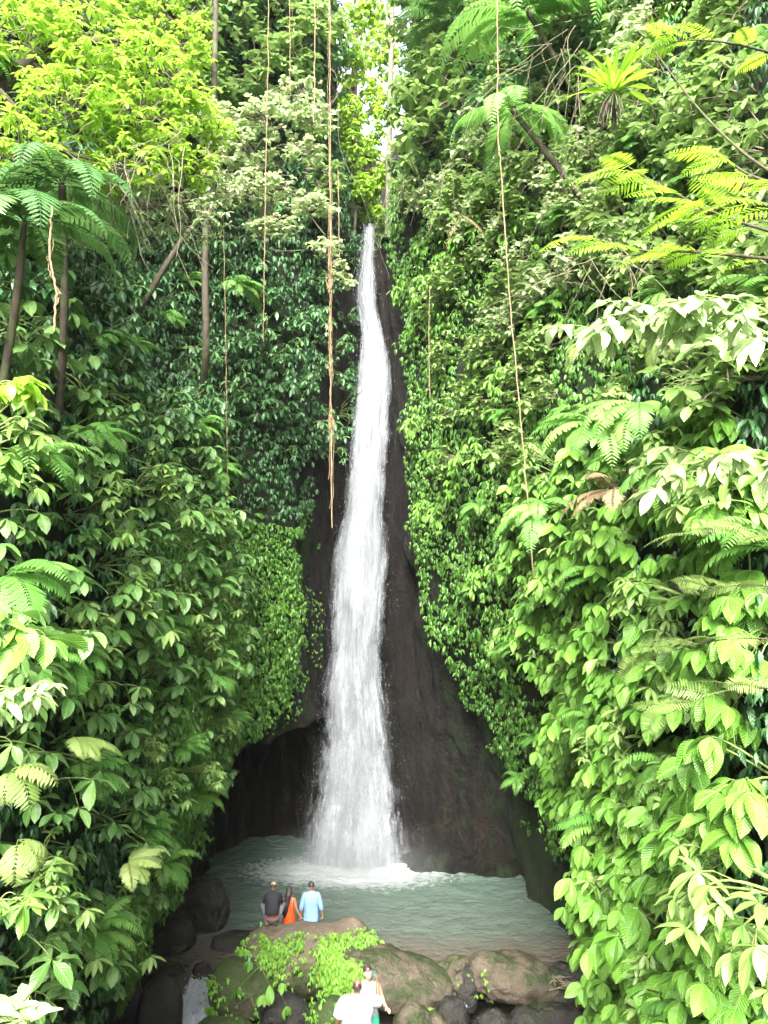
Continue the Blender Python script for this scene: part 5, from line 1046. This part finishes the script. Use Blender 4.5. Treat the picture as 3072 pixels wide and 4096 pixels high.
J = dict(pelvis=(0, -.13, .32), waist=(0, -.15, .44), chest=(0, -.03, .72), collar=(0, .06, .90), neck=(0, .11, .96), shoulderL=(-.19, .02, .86), elbowL=(-.29, .10, .58), wristL=(-.12, .34, .60), shoulderR=(.19, .02, .86), elbowR=(.27, .12, .58), wristR=(.1, .34, .60),
         hipL=(-.12, -.08, .25), kneeL=(-.33, .20, .50), ankleL=(-.15, -.17, .08), footL=(-.16, -.10, .04), toeL=(-.20, .0, .03), hipR=(.12, -.08, .25), kneeR=(.27, .24, .50), ankleR=(.08, -.15, .08), footR=(.10, -.08, .04), toeR=(.15, .02, .03))
def surf_z(o, x, y, r=.12):
    V = np.array([v.co[:] for v in o.data.vertices]); k = (abs(V[:, 0] - x) < r) & (abs(V[:, 1] - y) < r); return V[k, 2].max()
cm = person((-3.03, 21.5, surf_z(main_b, -3.04, 21.4) + .0), 'crouching man in black t-shirt and grey shorts on the flat topped boulder', J, 'skin_brown', ((0, .15, 1.05), 0, -.45, 0), {'L': ((.6, .5, .3), (0, -1, 0), 1.0, 1, 1.0), 'R': ((-.6, .5, .3), (0, -1, 0), 1.0, -1, 1.0)}, crouch_parts); cm.scale = (.92,) * 3
# --- man in white with the phone
def white_parts(ob, J, hc, Rm):
    mb = MB(); loft(mb, [((0, 0, .80), .27, .18), ((0, 0, .95), .265, .19), ((0, .0, 1.12), .255, .18), ((0, 0, 1.28), .265, .165), ((0.0, 0, 1.40), .255, .14), ((0, .0, 1.465), .17, .10), ((0, .01, 1.51), .085, .08)], wrinkle=.02, seed=23); mb.build('shirt', M['white_cloth'], ob)
    for s in 'LR':
        sh, el = np.array(J['shoulder' + s]), np.array(J['elbow' + s]); sleeve(ob, [sh + (0, 0, .0), (sh + el) / 2, sh * .12 + el * .88], [.115, .11, .10], 'white_cloth')
    sh = MB(); loft(sh, [((0, 0, .45), .22, .15), ((0, 0, .72), .24, .17), ((0, 0, .95), .23, .17)]); sh.build('shorts', M['denim'], ob)
    V = HV * 1.025; z = V[:, 2] / .118; y = V[:, 1] / .09; q = np.array(HQ); ok = (z > -.75) & (z < .42 - .25 * np.clip(y, -1, 1)) & (y < .25); mb = MB(); mb.add(V @ Rm.T + hc, q[ok[q].all(1)]); mb.build('hair', M['hair_brown'], ob)
J = dict(pelvis=(0, 0, .93), waist=(0, 0, 1.06), chest=(0, 0, 1.28), collar=(0, 0, 1.43), neck=(0, .01, 1.50), shoulderL=(-.22, 0, 1.38), elbowL=(-.33, -.04, 1.12), wristL=(-.36, .08, .88), shoulderR=(.22, .02, 1.40), elbowR=(.37, .18, 1.26), wristR=(.335, .30, 1.53),
         hipL=(-.1, 0, .88), kneeL=(-.11, .02, .48), ankleL=(-.12, 0, .07), footL=(-.12, .08, .035), toeL=(-.13, .17, .03), hipR=(.1, 0, .88), kneeR=(.11, .02, .48), ankleR=(.12, 0, .07), footR=(.12, .08, .035), toeR=(.13, .17, .03))
mz = 3.30
person((-.455, 13.4, mz), 'balding man in white t-shirt seen from behind photographing with a raised phone', J, 'skin_brown', ((.0, .03, 1.625), -.15, -.2, .12), {'L': ((0, .1, -1), (-1, 0, 0), .6, 1, 1.05), 'R': ((-.1, .1, 1), (.8, -.4, 0), .7, 1, 1.05)}, white_parts)
mb = MB(); pc = v3(-.455 + .29, 13.4 + .31, mz + 1.655); Rp = rotm(.25, -.15, -.18); bx = np.array([[x, y, z] for x in (-1, 1) for y in (-1, 1) for z in (-1, 1)], float)
def rbox(mb, c, h, Rm, bev=.25):
    n = 6; th = np.linspace(0, 2 * math.pi, 24, endpoint=False); c_, s_ = np.sign(np.cos(th)) * abs(np.cos(th)) ** bev, np.sign(np.sin(th)) * abs(np.sin(th)) ** bev; V = []
    for y in (-1, 1):
        for a, b in zip(c_, s_): V.append((a * h[0], y * h[1], b * h[2]))
    V += [(0, -h[1], 0), (0, h[1], 0)]; V = np.array(V) @ Rm.T + c; k = 24
    mb.add(V, [(j, (j + 1) % k, k + (j + 1) % k, k + j) for j in range(k)], [(2 * k, j, (j + 1) % k) for j in range(k)] + [(2 * k + 1, k + (j + 1) % k, k + j) for j in range(k)])
mb.sm = False; rbox(mb, pc, (.038, .005, .078), Rp); ph = mb.build('phone', M['phone']); tag(ph, 'dark smartphone held up in the hand of the man in white', 'phone')
mb = MB(); mb.sm = False; rbox(mb, pc + Rp @ v3(0, -.006, 0), (.034, .0015, .071), Rp, .15); mb.build('screen', M['screen'], ph)
# --- woman facing us in front of him
def wg_parts(ob, J, hc, Rm):
    mb = MB(); loft(mb, [((0, 0, .40), .21, .17), ((0, 0, .80), .19, .15)], wrinkle=.01, seed=30, cap=False); mb.build('skirt', M['green_cloth'], ob)
    mb = MB(); loft(mb, [((0, 0, .78), .185, .145), ((0, 0, 1.0), .14, .11), ((0, -.01, 1.16), .165, .135), ((0, 0, 1.28), .15, .10), ((0, 0, 1.34), .10, .07)], wrinkle=.01, seed=31); mb.build('top', M['white_cloth'], ob)
    hair_cap(ob, hc, Rm, 'hair_brown', 1.07, -.5, .42, seed=33); b = MB(); ellipsoid(b, hc + Rm @ v3(0, -.11, .05), (.045, .04, .045), Rm); b.build('hair_bun', M['hair_brown'], ob)
    br = MB(); w = np.array(J['wristR']); br.tube([w + (.03 * math.cos(a), .03 * math.sin(a), 0) for a in np.linspace(0, 6.28, 14)], .005, 5); br.build('bracelet', M['hair_blond'], ob)
J = dict(pelvis=(0, 0, .86), waist=(0, 0, .98), chest=(0, 0, 1.18), collar=(0, 0, 1.32), neck=(0, -.03, 1.40), shoulderL=(-.16, 0, 1.30), elbowL=(-.22, -.05, 1.04), wristL=(-.18, -.2, .90), shoulderR=(.17, 0, 1.30), elbowR=(.24, -.04, 1.10), wristR=(.30, -.14, 1.0),
         hipL=(-.09, 0, .82), kneeL=(-.09, -.02, .45), ankleL=(-.09, 0, .07), footL=(-.09, -.07, .035), toeL=(-.09, -.14, .03), hipR=(.09, 0, .82), kneeR=(.09, -.02, .45), ankleR=(.09, 0, .07), footR=(.09, -.07, .035), toeR=(.09, -.14, .03))
person((-.285, 14.05, 3.30), 'woman in white top and green skirt facing the man in white, looking down', J, 'skin_light', ((.0, -.07, 1.53), PI + .35, -.12, .1), {'L': ((.1, -.6, -.5), (-1, 0, 0), .5, 1, .92), 'R': ((.75, -.35, -.75), (.3, -.3, .9), .25, 1, .95)}, wg_parts)
# a small blue rag caught on the boulder
mb = MB(); mb.tube(smooth([at(249, 958, 20.6), at(249.5, 963, 20.5), at(248, 968, 20.5), at(247, 974, 20.5)], 4), [.02] * 6 + [.03] * 7, 5); tag(mb.build('rag', M['blue_cloth']), 'blue rag hanging from the left underside of the big flat topped boulder', 'rag')


# every plant of a group says which one it is: its place in the column it belongs to
ORD = 'first second third fourth fifth sixth seventh eighth ninth tenth eleventh twelfth thirteenth fourteenth fifteenth sixteenth seventeenth eighteenth nineteenth twentieth'.split()
by = {}
for o in bpy.data.objects:
    if o.parent is None and 'group' in o and 'label' in o: by.setdefault(o['label'], []).append(o)
for l, os_ in by.items():
    if len(os_) < 2: continue
    k = -(-len(os_) // 18); os_.sort(key=lambda o: proj(np.array(o.location[:]))[0]); m = -(-len(os_) // k)
    for c in range(k):
        part = sorted(os_[c * m:(c + 1) * m], key=lambda o: proj(np.array(o.location[:]))[1])
        col = '' if k == 1 else ' ' + ['left part', 'right part'][c] if k == 2 else ' ' + ['left part', 'centre part', 'right part', 'far right part'][c]
        for i, o in enumerate(part): o['label'] = l + ',' + col + (' uppermost' if i == 0 else ' lowest' if i == len(part) - 1 else ' ' + ORD[i] + ' from top')

# thin humid air
t = NT('haze_air'); v_ = t.n('VolumePrincipled', {'Color': (.92, .97, 1, 1), 'Density': .00022, 'Anisotropy': .3}); t.t.links.new(v_.outputs[0], t.out.inputs[1])
mb = MB(); mb.add([(x, y, z) for x in (-950, 950) for y in (-950, 950) for z in (-4, 60)], [(0, 1, 3, 2), (4, 6, 7, 5), (0, 4, 5, 1), (2, 3, 7, 6), (0, 2, 6, 4), (1, 5, 7, 3)])
tag(mb.build('haze', t.m), kind='stuff')
